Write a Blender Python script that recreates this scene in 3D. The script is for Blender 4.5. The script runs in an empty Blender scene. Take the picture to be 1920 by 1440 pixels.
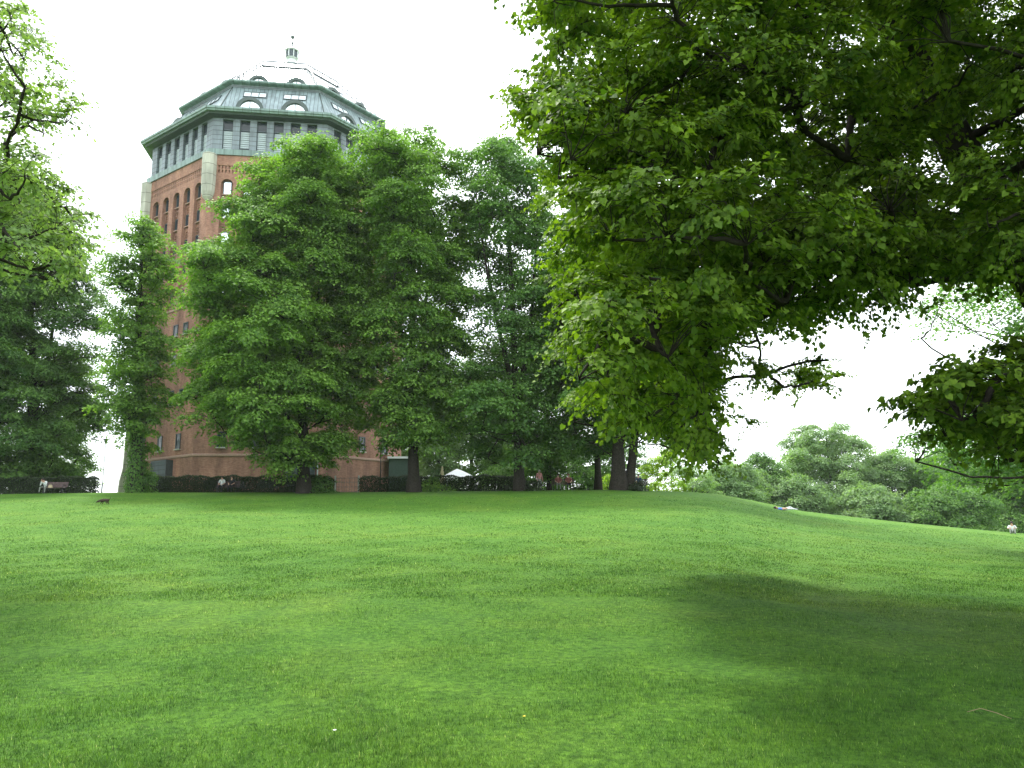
import bpy, math, random
import numpy as np
from mathutils import Matrix, Vector

SC = bpy.context.scene
COL = SC.collection
R = math.radians

# ------------------------------------------------------------------ camera
FPX, PITCH, ROLL, EYE = 1495.0, R(10.37), R(-0.8), 1.6
cam_d = bpy.data.cameras.new('camera')
cam_d.sensor_width = 36.0
cam_d.lens = 36.0 * FPX / 1920.0
cam_d.clip_start = 0.1
cam_d.clip_end = 5000
cam = bpy.data.objects.new('camera', cam_d)
COL.objects.link(cam)
cam.matrix_world = Matrix.Translation((0, 0, EYE)) @ Matrix.Rotation(R(90) + PITCH, 4, 'X') @ Matrix.Rotation(ROLL, 4, 'Z')
SC.camera = cam

# ------------------------------------------------------------------ world, sun, exposure
SUN_EL, SUN_AZ = R(58), R(-32)      # azimuth measured clockwise from +Y
w = bpy.data.worlds.new('World'); SC.world = w; w.use_nodes = True
nt = w.node_tree; nt.nodes.clear()
out = nt.nodes.new('ShaderNodeOutputWorld')
bg = nt.nodes.new('ShaderNodeBackground')
sky = nt.nodes.new('ShaderNodeTexSky'); sky.sky_type = 'NISHITA'; sky.sun_disc = False
sky.sun_elevation = SUN_EL; sky.sun_rotation = SUN_AZ
tc = nt.nodes.new('ShaderNodeTexCoord')
nz = nt.nodes.new('ShaderNodeTexNoise'); nz.inputs['Scale'].default_value = 1.6; nz.inputs['Detail'].default_value = 5
rp = nt.nodes.new('ShaderNodeValToRGB')
rp.color_ramp.elements[0].position = 0.3; rp.color_ramp.elements[0].color = (7.6, 8.1, 8.4, 1)
rp.color_ramp.elements[1].position = 0.7; rp.color_ramp.elements[1].color = (10.0, 10.4, 10.4, 1)
mx = nt.nodes.new('ShaderNodeMix'); mx.data_type = 'RGBA'; mx.inputs[0].default_value = 0.88
nt.links.new(tc.outputs['Generated'], nz.inputs['Vector'])
nt.links.new(nz.outputs['Fac'], rp.inputs['Fac'])
nt.links.new(sky.outputs['Color'], mx.inputs[6]); nt.links.new(rp.outputs['Color'], mx.inputs[7])
nt.links.new(mx.outputs[2], bg.inputs['Color'])
bg.inputs['Strength'].default_value = 0.115
nt.links.new(bg.outputs['Background'], out.inputs['Surface'])

sd = bpy.data.lights.new('sun', 'SUN'); sd.energy = 2.8; sd.angle = R(10); sd.color = (1, 0.96, 0.88)
so = bpy.data.objects.new('sun', sd); COL.objects.link(so)
sv = Vector((math.sin(SUN_AZ) * math.cos(SUN_EL), math.cos(SUN_AZ) * math.cos(SUN_EL), math.sin(SUN_EL)))
so.rotation_euler = sv.to_track_quat('Z', 'Y').to_euler()
so.location = (0, -20, 80)

SC.view_settings.view_transform = 'Standard'; SC.view_settings.look = 'None'
SC.view_settings.exposure = 1.46; SC.view_settings.gamma = 1.0
SC.view_settings.use_curve_mapping = False
cy = SC.cycles
cy.max_bounces = 8; cy.diffuse_bounces = 3; cy.glossy_bounces = 2; cy.transmission_bounces = 4
cy.transparent_max_bounces = 4; cy.volume_bounces = 1
cy.caustics_reflective = False; cy.caustics_refractive = False
cy.use_adaptive_sampling = True; cy.adaptive_threshold = 0.01; cy.use_denoising = True

# ------------------------------------------------------------------ projection helpers (photo pixel + distance -> point)
_c, _s = math.cos(PITCH), math.sin(PITCH)
def W(px, py, Y):
    a, b = px - 960.0, 720.0 - py
    cr, sr = math.cos(ROLL), math.sin(ROLL)
    u, v = a * cr - b * sr, a * sr + b * cr
    dy, dz = FPX * _c - v * _s, FPX * _s + v * _c
    return Vector((u / dy * Y, Y, EYE + dz / dy * Y))
def PROJ(P):
    P = np.asarray(P, float); x, y, z = P[..., 0], P[..., 1], P[..., 2] - EYE
    d = y * _c + z * _s; u = -y * _s + z * _c
    px, py = FPX * x / d, FPX * u / d
    cr, sr = math.cos(ROLL), math.sin(ROLL)
    return 960 + px * cr + py * sr, 720 - (-px * sr + py * cr)

# ------------------------------------------------------------------ object helpers
def tag(o, label=None, cat=None, group=None, kind=None):
    if label: o['label'] = label
    if cat: o['category'] = cat
    if group: o['group'] = group
    if kind: o['kind'] = kind
    return o
def empty(name, loc=(0, 0, 0), rz=0, label=None, cat=None, group=None):
    o = bpy.data.objects.new(name, None); COL.objects.link(o)
    o.location = loc; o.rotation_euler = (0, 0, rz); o.empty_display_size = 0.3
    return tag(o, label, cat, group)
def link_mesh(name, me, mat, parent=None):
    o = bpy.data.objects.new(name, me); COL.objects.link(o)
    for m in (mat if isinstance(mat, (list, tuple)) else [mat]): me.materials.append(m)
    if parent: o.parent = parent
    return o
def np_mesh(name, V, F, mat, parent=None, tint=None, smooth=False, mi=None):
    """V (n,3); F (m,k) with constant k."""
    V = np.ascontiguousarray(V, np.float32); F = np.ascontiguousarray(F, np.int32)
    me = bpy.data.meshes.new(name); m, k = F.shape
    me.vertices.add(len(V)); me.vertices.foreach_set('co', V.ravel())
    me.loops.add(m * k); me.loops.foreach_set('vertex_index', F.ravel())
    me.polygons.add(m); me.polygons.foreach_set('loop_start', np.arange(0, m * k, k, dtype=np.int32))
    if smooth: me.polygons.foreach_set('use_smooth', np.ones(m, bool))
    if mi is not None: me.polygons.foreach_set('material_index', np.asarray(mi, np.int32))
    me.update(calc_edges=True)
    if tint is not None:
        a = me.attributes.new('tint', 'FLOAT', 'FACE'); a.data.foreach_set('value', np.asarray(tint, np.float32))
    return link_mesh(name, me, mat, parent)
class MB:
    """collects quads / ngons with uv, in local coordinates"""
    def __init__(s): s.v = []; s.f = []; s.uv = []; s.m = []
    def face(s, pts, uvs=None, m=0):
        i = len(s.v); s.v += [tuple(p) for p in pts]; s.f.append(list(range(i, i + len(pts))))
        s.uv += list(uvs) if uvs else [(0, 0)] * len(pts); s.m.append(m)
    def hexa(s, b, t, m=0, cap=True):
        """b, t : matching bottom and top loops (same length, ccw seen from above)"""
        n = len(b)
        for i in range(n):
            j = (i + 1) % n; L = (Vector(b[j]) - Vector(b[i])).length; h = (Vector(t[i]) - Vector(b[i])).length
            z0 = b[i][2]
            s.face([b[i], b[j], t[j], t[i]], [(0, z0), (L, z0), (L, z0 + h), (0, z0 + h)], m)
        if cap:
            s.face(list(reversed(b)), [(p[0], p[1]) for p in reversed(b)], m); s.face(t, [(p[0], p[1]) for p in t], m)
    def box(s, x0, x1, y0, y1, z0, z1, m=0):
        s.hexa([(x0, y0, z0), (x1, y0, z0), (x1, y1, z0), (x0, y1, z0)], [(x0, y0, z1), (x1, y0, z1), (x1, y1, z1), (x0, y1, z1)], m)
    def tube(s, pts, rad, n=6, m=0):
        pts = [Vector(p) for p in pts]
        if not isinstance(rad, (list, tuple)): rad = [rad] * len(pts)
        rings = []
        for i, p in enumerate(pts):
            d = (pts[min(i + 1, len(pts) - 1)] - pts[max(i - 1, 0)]).normalized()
            a = d.orthogonal().normalized() if i == 0 else (rings[-1][1] - d * rings[-1][1].dot(d)).normalized()
            b = d.cross(a)
            rings.append(([p + (a * math.cos(2 * math.pi * k / n) + b * math.sin(2 * math.pi * k / n)) * rad[i] for k in range(n)], a))
        for i in range(len(pts) - 1):
            A, B = rings[i][0], rings[i + 1][0]
            for k in range(n):
                q = (k + 1) % n; s.face([A[k], A[q], B[q], B[k]], None, m)
        s.face(list(reversed(rings[0][0])), None, m); s.face(rings[-1][0], None, m)
    def build(s, name, mat, parent=None, smooth=False):
        me = bpy.data.meshes.new(name); me.from_pydata([tuple(p) for p in s.v], [], s.f)
        ul = me.uv_layers.new(name='UVMap'); ul.data.foreach_set('uv', np.array(s.uv, np.float32).ravel())
        me.polygons.foreach_set('material_index', np.array(s.m, np.int32))
        if smooth: me.polygons.foreach_set('use_smooth', np.ones(len(s.f), bool))
        me.update(); return link_mesh(name, me, mat, parent)

# ------------------------------------------------------------------ materials
def new_mat(name):
    m = bpy.data.materials.new(name); m.use_nodes = True
    n = m.node_tree; b = n.nodes['Principled BSDF']; return m, n, b
def plain(name, col, rough=0.7, metal=0.0, var=0.15, scale=6.0, spec=0.4, bump=0.0):
    m, n, b = new_mat(name)
    t = n.nodes.new('ShaderNodeTexCoord'); z = n.nodes.new('ShaderNodeTexNoise')
    z.inputs['Scale'].default_value = scale; z.inputs['Detail'].default_value = 6
    r = n.nodes.new('ShaderNodeValToRGB')
    r.color_ramp.elements[0].position = 0.3; r.color_ramp.elements[1].position = 0.7
    r.color_ramp.elements[0].color = tuple(c * (1 - var) for c in col) + (1,)
    r.color_ramp.elements[1].color = tuple(min(1, c * (1 + var)) for c in col) + (1,)
    n.links.new(t.outputs['Object'], z.inputs['Vector']); n.links.new(z.outputs['Fac'], r.inputs['Fac'])
    n.links.new(r.outputs['Color'], b.inputs['Base Color'])
    b.inputs['Roughness'].default_value = rough; b.inputs['Metallic'].default_value = metal
    b.inputs['Specular IOR Level'].default_value = spec
    if bump:
        bp = n.nodes.new('ShaderNodeBump'); bp.inputs['Strength'].default_value = bump; bp.inputs['Distance'].default_value = 0.05
        n.links.new(z.outputs['Fac'], bp.inputs['Height']); n.links.new(bp.outputs['Normal'], b.inputs['Normal'])
    return m
def leaf_mat(name, dark, light, trans=0.4, rough=0.62, tcol=None, spec=0.2):
    m, n, b = new_mat(name)
    at = n.nodes.new('ShaderNodeAttribute'); at.attribute_name = 'tint'
    mix = n.nodes.new('ShaderNodeMix'); mix.data_type = 'RGBA'
    mix.inputs[6].default_value = dark + (1,); mix.inputs[7].default_value = light + (1,)
    n.links.new(at.outputs['Fac'], mix.inputs[0]); n.links.new(mix.outputs[2], b.inputs['Base Color'])
    b.inputs['Roughness'].default_value = rough; b.inputs['Specular IOR Level'].default_value = spec
    tr = n.nodes.new('ShaderNodeBsdfTranslucent')
    hs = n.nodes.new('ShaderNodeMix'); hs.data_type = 'RGBA'; hs.blend_type = 'MULTIPLY'; hs.inputs[0].default_value = 1
    hs.inputs[7].default_value = (tcol or (1.5, 1.7, 0.6)) + (1,)
    n.links.new(mix.outputs[2], hs.inputs[6]); n.links.new(hs.outputs[2], tr.inputs['Color'])
    ms = n.nodes.new('ShaderNodeMixShader'); ms.inputs[0].default_value = trans
    n.links.new(b.outputs[0], ms.inputs[1]); n.links.new(tr.outputs[0], ms.inputs[2])
    n.links.new(ms.outputs[0], n.nodes['Material Output'].inputs['Surface'])
    return m
def brick_mat():
    m, n, b = new_mat('brick')
    uv = n.nodes.new('ShaderNodeUVMap')
    br = n.nodes.new('ShaderNodeTexBrick'); br.inputs['Scale'].default_value = 1.0
    br.inputs['Brick Width'].default_value = 0.26; br.inputs['Row Height'].default_value = 0.085
    br.inputs['Mortar Size'].default_value = 0.012; br.inputs['Bias'].default_value = -0.1
    br.inputs['Color1'].default_value = (0.27, 0.120, 0.080, 1); br.inputs['Color2'].default_value = (0.39, 0.205, 0.140, 1)
    br.inputs['Mortar'].default_value = (0.30, 0.215, 0.175, 1)
    n.links.new(uv.outputs[0], br.inputs['Vector'])
    tc = n.nodes.new('ShaderNodeTexCoord'); z = n.nodes.new('ShaderNodeTexNoise'); z.inputs['Scale'].default_value = 0.5; z.inputs['Detail'].default_value = 8
    z.inputs['Roughness'].default_value = 0.7
    mp = n.nodes.new('ShaderNodeMapping'); mp.inputs['Scale'].default_value = (1.6, 1.6, 0.45)
    n.links.new(tc.outputs['Object'], mp.inputs[0]); n.links.new(mp.outputs[0], z.inputs['Vector'])
    r = n.nodes.new('ShaderNodeValToRGB'); r.color_ramp.elements[0].position = 0.32; r.color_ramp.elements[1].position = 0.68
    r.color_ramp.elements[0].color = (0.50, 0.47, 0.48, 1); r.color_ramp.elements[1].color = (1.3, 1.25, 1.2, 1)
    n.links.new(z.outputs['Fac'], r.inputs['Fac'])
    mu = n.nodes.new('ShaderNodeMix'); mu.data_type = 'RGBA'; mu.blend_type = 'MULTIPLY'; mu.inputs[0].default_value = 1
    n.links.new(br.outputs['Color'], mu.inputs[6]); n.links.new(r.outputs['Color'], mu.inputs[7])
    n.links.new(mu.outputs[2], b.inputs['Base Color']); b.inputs['Roughness'].default_value = 0.9
    bp = n.nodes.new('ShaderNodeBump'); bp.inputs['Strength'].default_value = 0.5; bp.inputs['Distance'].default_value = 0.02
    bp.invert = True
    n.links.new(br.outputs['Fac'], bp.inputs['Height']); n.links.new(bp.outputs['Normal'], b.inputs['Normal'])
    return m
def seam_mat(name, col, pitch, horiz=False, rough=0.45, metal=0.25):
    """metal sheet with standing seams (or horizontal joints) every `pitch` metres, by uv"""
    m, n, b = new_mat(name)
    uv = n.nodes.new('ShaderNodeUVMap'); sp = n.nodes.new('ShaderNodeSeparateXYZ'); n.links.new(uv.outputs[0], sp.inputs[0])
    a = n.nodes.new('ShaderNodeMath'); a.operation = 'DIVIDE'; a.inputs[1].default_value = pitch
    n.links.new(sp.outputs[1 if horiz else 0], a.inputs[0])
    fr = n.nodes.new('ShaderNodeMath'); fr.operation = 'FRACT'; n.links.new(a.outputs[0], fr.inputs[0])
    lt = n.nodes.new('ShaderNodeMath'); lt.operation = 'LESS_THAN'; lt.inputs[1].default_value = 0.05 / pitch; n.links.new(fr.outputs[0], lt.inputs[0])
    tc = n.nodes.new('ShaderNodeTexCoord'); z = n.nodes.new('ShaderNodeTexNoise'); z.inputs['Scale'].default_value = 1.3; z.inputs['Detail'].default_value = 6
    mp = n.nodes.new('ShaderNodeMapping'); mp.inputs['Scale'].default_value = (1.8, 1.8, 0.3)
    n.links.new(tc.outputs['Object'], mp.inputs[0]); n.links.new(mp.outputs[0], z.inputs['Vector'])
    r = n.nodes.new('ShaderNodeValToRGB'); r.color_ramp.elements[0].position = 0.3; r.color_ramp.elements[1].position = 0.72
    r.color_ramp.elements[0].color = tuple(c * 0.68 for c in col) + (1,); r.color_ramp.elements[1].color = tuple(c * 1.22 for c in col) + (1,)
    n.links.new(z.outputs['Fac'], r.inputs['Fac'])
    fl = n.nodes.new('ShaderNodeMath'); fl.operation = 'FLOOR'; n.links.new(a.outputs[0], fl.inputs[0])
    wn = n.nodes.new('ShaderNodeTexWhiteNoise'); wn.noise_dimensions = '1D'; n.links.new(fl.outputs[0], wn.inputs['W'])
    mr = n.nodes.new('ShaderNodeMapRange'); mr.inputs[3].default_value = 0.88; mr.inputs[4].default_value = 1.1; n.links.new(wn.outputs['Value'], mr.inputs[0])
    mu = n.nodes.new('ShaderNodeMix'); mu.data_type = 'RGBA'; mu.blend_type = 'MULTIPLY'; mu.inputs[0].default_value = 1
    n.links.new(r.outputs['Color'], mu.inputs[6]); n.links.new(mr.outputs[0], mu.inputs[7])
    mx = n.nodes.new('ShaderNodeMix'); mx.data_type = 'RGBA'; mx.inputs[7].default_value = tuple(c * 0.3 for c in col) + (1,)
    n.links.new(lt.outputs[0], mx.inputs[0]); n.links.new(mu.outputs[2], mx.inputs[6]); n.links.new(mx.outputs[2], b.inputs['Base Color'])
    bp = n.nodes.new('ShaderNodeBump'); bp.inputs['Strength'].default_value = 0.6; bp.inputs['Distance'].default_value = 0.04
    n.links.new(lt.outputs[0], bp.inputs['Height']); n.links.new(bp.outputs['Normal'], b.inputs['Normal'])
    b.inputs['Roughness'].default_value = rough; b.inputs['Metallic'].default_value = metal
    return m
def grass_mat(name, blades):
    m, n, b = new_mat(name)
    g = n.nodes.new('ShaderNodeNewGeometry')
    def noise(scale, det, rough=0.6, dist=0):
        z = n.nodes.new('ShaderNodeTexNoise'); z.inputs['Scale'].default_value = scale; z.inputs['Detail'].default_value = det
        z.inputs['Roughness'].default_value = rough; z.inputs['Distortion'].default_value = dist
        n.links.new(g.outputs['Position'], z.inputs['Vector']); return z
    def ramp(z, stops):
        r = n.nodes.new('ShaderNodeValToRGB'); e = r.color_ramp.elements
        while len(e) < len(stops): e.new(0.5)
        for i, (p, c) in enumerate(stops): e[i].position = p; e[i].color = c + (1,)
        n.links.new(z.outputs['Fac'], r.inputs['Fac']); return r
    def mul(a, c):
        k = n.nodes.new('ShaderNodeMix'); k.data_type = 'RGBA'; k.blend_type = 'MULTIPLY'; k.inputs[0].default_value = 1
        n.links.new(a, k.inputs[6]); n.links.new(c, k.inputs[7]); return k.outputs[2]
    big = ramp(noise(0.22, 4, 0.6, 0.6), [(0.3, (0.050, 0.136, 0.014)), (0.5, (0.066, 0.158, 0.017)), (0.7, (0.090, 0.176, 0.021))])
    med = ramp(noise(1.7, 6, 0.7), [(0.3, (0.72, 0.80, 0.80)), (0.5, (1, 1, 1)), (0.72, (1.2, 1.12, 1.0))])
    col = mul(big.outputs['Color'], med.outputs['Color'])
    fine = ramp(noise(11 if not blades else 5, 6, 0.75), [(0.32, (0.28, 0.34, 0.34)), (0.5, (1, 1, 1)), (0.68, (1.7, 1.55, 1.4))])
    col = mul(col, fine.outputs['Color'])
    if blades:
        at = n.nodes.new('ShaderNodeAttribute'); at.attribute_name = 'tint'
        r = n.nodes.new('ShaderNodeValToRGB'); e = r.color_ramp.elements
        e[0].position = 0; e[0].color = (0.42, 0.58, 0.5, 1); e[1].position = 0.94; e[1].color = (1.6, 1.42, 1.25, 1)
        q = e.new(1.0); q.color = (3.0, 2.1, 4.0, 1)
        n.links.new(at.outputs['Fac'], r.inputs['Fac']); col = mul(col, r.outputs['Color'])
        tr = n.nodes.new('ShaderNodeBsdfTranslucent'); n.links.new(mul(col, r.outputs['Color']), tr.inputs['Color'])
        ms = n.nodes.new('ShaderNodeMixShader'); ms.inputs[0].default_value = 0.3
        n.links.new(b.outputs[0], ms.inputs[1]); n.links.new(tr.outputs[0], ms.inputs[2])
        n.links.new(ms.outputs[0], n.nodes['Material Output'].inputs['Surface'])
    else:
        z = noise(16, 6, 0.8); bp = n.nodes.new('ShaderNodeBump'); bp.inputs['Strength'].default_value = 0.8; bp.inputs['Distance'].default_value = 0.08
        n.links.new(z.outputs['Fac'], bp.inputs['Height']); n.links.new(bp.outputs['Normal'], b.inputs['Normal'])
    n.links.new(col, b.inputs['Base Color'])
    b.inputs['Roughness'].default_value = 0.55 if blades else 0.85; b.inputs['Specular IOR Level'].default_value = 0.3 if blades else 0.1
    return m

M = {}
M['bark'] = plain('bark', (0.030, 0.026, 0.022), 0.95, var=0.4, scale=9, bump=0.8, spec=0.1)
M['leaf_row'] = leaf_mat('leaf_row', (0.066, 0.145, 0.028), (0.195, 0.335, 0.058), 0.40)
M['leaf_cool'] = leaf_mat('leaf_cool', (0.048, 0.118, 0.032), (0.140, 0.262, 0.058), 0.38)
M['leaf_near'] = leaf_mat('leaf_near', (0.048, 0.105, 0.012), (0.185, 0.290, 0.030), 0.40, tcol=(1.4, 1.5, 0.4))
M['leaf_maple_glare'] = leaf_mat('leaf_maple_glare', (0.11, 0.18, 0.06), (0.24, 0.34, 0.13), 0.36)  # lens glare put into the colour as paler leaves
M['leaf_hazed'] = leaf_mat('leaf_hazed', (0.11, 0.195, 0.085), (0.24, 0.35, 0.16), 0.40)  # haze of distance painted into the leaves as a paler green
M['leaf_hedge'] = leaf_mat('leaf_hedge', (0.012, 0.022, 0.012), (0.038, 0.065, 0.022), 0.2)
M['leaf_yellow'] = leaf_mat('leaf_yellow', (0.14, 0.24, 0.02), (0.30, 0.42, 0.04), 0.5)
M['brick'] = brick_mat()
M['stone'] = seam_mat('pale_stone', (0.44, 0.44, 0.37), 1.12, True, 0.85, 0.0)
M['string'] = plain('string_course', (0.33, 0.22, 0.17), 0.9)
M['verdigris'] = seam_mat('green_copper', (0.195, 0.275, 0.260), 0.9, False, 0.5, 0.1)
M['seam'] = seam_mat('seamed_metal', (0.250, 0.320, 0.340), 0.42, False, 0.45, 0.2)
M['clad'] = seam_mat('metal_cladding', (0.165, 0.200, 0.220), 0.52, True, 0.5, 0.2)
M['darkmetal'] = plain('dark_metal', (0.07, 0.09, 0.10), 0.5, 0.3)
M['louvre'] = plain('louvre_slats', (0.36, 0.42, 0.44), 0.5, 0.1, var=0.08)
M['void'] = plain('dark_opening', (0.035, 0.042, 0.055), 0.5)
M['doormetal'] = seam_mat('grey_door', (0.075, 0.10, 0.115), 0.45, True, 0.6, 0.1)
M['white'] = plain('white_canvas', (0.80, 0.82, 0.84), 0.7, var=0.04)
M['whitemetal'] = plain('white_metal', (0.62, 0.66, 0.66), 0.4, 0.1, var=0.06)
M['beige'] = plain('beige_canvas', (0.42, 0.36, 0.22), 0.8, var=0.1)
M['greenwall'] = plain('green_boarding', (0.05, 0.085, 0.07), 0.7)
M['wood'] = plain('bench_wood', (0.085, 0.055, 0.055), 0.8, var=0.3, scale=14)
M['iron'] = plain('dark_iron', (0.025, 0.028, 0.03), 0.5, 0.4)
M['palepost'] = plain('pale_post', (0.40, 0.47, 0.46), 0.5, 0.2)
M['skin'] = plain('skin', (0.50, 0.30, 0.21), 0.6, var=0.06)
def glass(name, col, rough):
    m, n, b = new_mat(name)
    b.inputs['Base Color'].default_value = col + (1,); b.inputs['Roughness'].default_value = rough
    b.inputs['Specular IOR Level'].default_value = 0.4; b.inputs['Metallic'].default_value = 0.0
    b.inputs['Coat Weight'].default_value = 0.0; b.inputs['Coat Roughness'].default_value = 0.03
    return m
M['glass_dark'] = glass('window_glass', (0.03, 0.04, 0.05), 0.08)
def mirror(name, col, rough):
    m, n, b = new_mat(name); b.inputs['Base Color'].default_value = col + (1,); b.inputs['Metallic'].default_value = 0.85
    b.inputs['Roughness'].default_value = rough; return m
M['glass_sky'] = mirror('sky_reflecting_glass', (0.80, 0.86, 0.90), 0.06)
M['blindsheen'] = plain('blinds_with_painted_sheen', (0.62, 0.68, 0.72), 0.15, var=0.05, spec=0.8)  # white of sky reflection and blinds put into the pane colour
M['grass'] = grass_mat('lawn', False)
M['blade'] = grass_mat('grass_blades', True)

# ------------------------------------------------------------------ terrain
_sk = [(-200, 927), (0, 924), (200, 921), (600, 921), (950, 918), (1150, 916), (1300, 920), (1350, 925), (1420, 938), (1500, 956), (1600, 968), (1700, 979), (1800, 989), (1920, 1000), (2200, 1020)]
_SX = np.array([W(x, y, 64)[0] for x, y in _sk]); _SZ = np.array([W(x, y, 64)[2] for x, y in _sk])
_PY = np.array([-300, 0, 5, 10, 20, 30, 40, 50, 57, 62, 66, 70, 75, 300])
_PP = np.array([-.05, 0, .012, .05, .17, .315, .49, .69, .845, .955, 1.0, 1.012, 1.0, 1.0])
def sstep(a, b, x):
    t = np.clip((x - a) / (b - a), 0, 1); return t * t * (3 - 2 * t)
def GZ(x, y):
    x = np.asarray(x, float); y = np.asarray(y, float)
    s = x * 64 / np.clip(y, 15, 64)
    zc = np.interp(s, _SX, _SZ)
    z = zc * np.interp(y, _PY, _PP)
    rt = sstep(8, 26, s)
    z = z - 0.09 * np.clip(y - 70, 0, 90) * rt - 0.10 * np.clip(y - 118, 0, 80) * (1 - rt)
    u = np.sin(x * .55 + 1.3) * np.sin(y * .43 + .5) + np.sin(x * .23 - y * .19)
    z = z + 0.018 * u * sstep(2, 12, y) * (1 - sstep(55, 62, y))
    return z
def gz(x, y): return float(GZ(x, y))
def G(px, Y, py0=900):
    """ground point under photo column px at distance Y (iterated)"""
    py = py0
    for _ in range(6):
        p = W(px, py, Y); z = gz(p[0], Y); py = PROJ((p[0], Y, z))[1]
    p = W(px, py, Y); return Vector((p[0], Y, gz(p[0], Y)))

def axis(pts):
    o = []
    for (a, b, st) in pts: o.append(np.arange(a, b, st))
    return np.concatenate(o + [[pts[-1][1]]])
gx = axis([(-620, -120, 20), (-120, -50, 4), (-50, 60, 0.8), (60, 130, 4), (130, 620, 20)])
gy = axis([(-300, -20, 20), (-20, 4, 2), (4, 80, 0.7), (80, 170, 4), (170, 680, 20)])
GX, GY = np.meshgrid(gx, gy); Z = GZ(GX, GY)
V = np.stack([GX, GY, Z], -1).reshape(-1, 3); nx = len(gx)
ii, jj = np.meshgrid(np.arange(nx - 1), np.arange(len(gy) - 1)); a = (jj * nx + ii).ravel()
tag(np_mesh('ground', V, np.stack([a, a + 1, a + nx + 1, a + nx], -1), M['grass'], smooth=True), kind='structure')

# grass blades (nobody could count them)
def blades(n, seed, y0, y1, hs, ws, powr):
    r = np.random.default_rng(seed)
    t = r.random(n)
    y = (y0 ** (1 - powr) + t * (y1 ** (1 - powr) - y0 ** (1 - powr))) ** (1 / (1 - powr))
    x = (r.random(n) * 2 - 1) * (0.78 * y + 1.0)
    patch = 0.75 + 0.35 * np.sin(x * 1.9 + np.sin(y * 2.3)) * np.sin(y * 1.7 + np.cos(x * 1.1))
    k = 1 + np.clip((y - 9) / 12, 0, 4) * 0.8
    h = hs * (0.45 + r.random(n)) * patch; wd = ws * (0.6 + 0.8 * r.random(n)) * k
    az = r.random(n) * 2 * np.pi; ln = r.random(n) * 0.9 * h; la = r.random(n) * 2 * np.pi
    z = GZ(x, y) - 0.006
    B = np.stack([x, y, z], -1)
    dx = np.stack([np.cos(az), np.sin(az), np.zeros(n)], -1) * wd[:, None] * 0.5
    T = B + np.stack([np.cos(la) * ln, np.sin(la) * ln, h], -1)
    V = np.stack([B - dx, B + dx, T], 1).reshape(-1, 3)
    tint = r.random(n) * 0.93; tint[r.random(n) < 0.02] = 1.0
    return V, tint
bl = [blades(560000, 1, 4.2, 26, 0.038, 0.0055, 1.5), blades(260000, 2, 14, 56, 0.042, 0.011, 1.2)]
V = np.concatenate([b[0] for b in bl]); tt = np.concatenate([b[1] for b in bl])
tag(np_mesh('grass', V, np.arange(len(V)).reshape(-1, 3), M['blade'], tint=tt), 'short mown green lawn grass covering the slope', 'grass', kind='stuff')

# ------------------------------------------------------------------ trees
def tubes(paths, n=6):
    """paths: list of (pts (k,3), rad (k,)) -> V,F"""
    Vs, Fs, o = [], [], 0
    ang = np.arange(n) * 2 * np.pi / n; ca, sa = np.cos(ang), np.sin(ang)
    for P, rad in paths:
        P = np.asarray(P, float); k = len(P)
        D = np.gradient(P, axis=0); D /= np.linalg.norm(D, axis=1)[:, None] + 1e-9
        ref = np.array([0.0, 0, 1]) if abs(D[0, 2]) < 0.9 else np.array([1.0, 0, 0])
        A = np.cross(D, ref); A /= np.linalg.norm(A, axis=1)[:, None] + 1e-9; B = np.cross(D, A)
        ring = P[:, None] + (A[:, None] * ca[None, :, None] + B[:, None] * sa[None, :, None]) * np.asarray(rad)[:, None, None]
        Vs.append(ring.reshape(-1, 3))
        i = np.arange(n); j = (i + 1) % n
        for q in range(k - 1): Fs.append(np.stack([o + q * n + i, o + q * n + j, o + (q + 1) * n + j, o + (q + 1) * n + i], -1))
        o += k * n
    return np.concatenate(Vs), np.concatenate(Fs)
def bez(a, b, c, k=7):
    t = np.linspace(0, 1, k)[:, None]; return (1 - t) ** 2 * a + 2 * t * (1 - t) * b + t * t * c
def norm(v): return v / (np.linalg.norm(v, axis=-1, keepdims=True) + 1e-9)
LEAF = {
 'kite': (np.array([(0, 0, 0), (.42, .42, .06), (0, 1, -.08), (-.42, .42, .06)]), np.array([(0, 1, 2, 3)])),
 'heart': (np.array([(0, .06, 0), (.34, -.05, .08), (.47, .42, .10), (0, 1, -.14), (-.47, .42, .10), (-.34, -.05, .08)]), np.array([(0, 1, 2, 3), (0, 3, 4, 5)])),
 'maple': (np.array([(0, 0, 0), (.55, .05, .04), (.26, .42, .04), (.52, .78, -.03), (0, .55, .02), (0, 1.05, -.1), (-.52, .78, -.03), (-.26, .42, .04), (-.55, .05, .04)]),
           np.array([(0, 1, 2, 4), (4, 2, 3, 5), (4, 5, 6, 7), (0, 4, 7, 8)])),
}
def leaves(P, N, T, size, shape):
    """P positions, N normals, T tip directions -> V,F"""
    lv, lf = LEAF[shape]; N = norm(N); T = norm(T - N * np.sum(T * N, -1, keepdims=True)); S = np.cross(T, N)
    V = P[:, None] + (S[:, None] * lv[None, :, 0:1] + T[:, None] * lv[None, :, 1:2] + N[:, None] * lv[None, :, 2:3]) * size[:, None, None]
    F = lf[None] + (np.arange(len(P)) * len(lv))[:, None, None]
    return V.reshape(-1, 3), F.reshape(-1, lf.shape[1]), len(lf)

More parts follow.
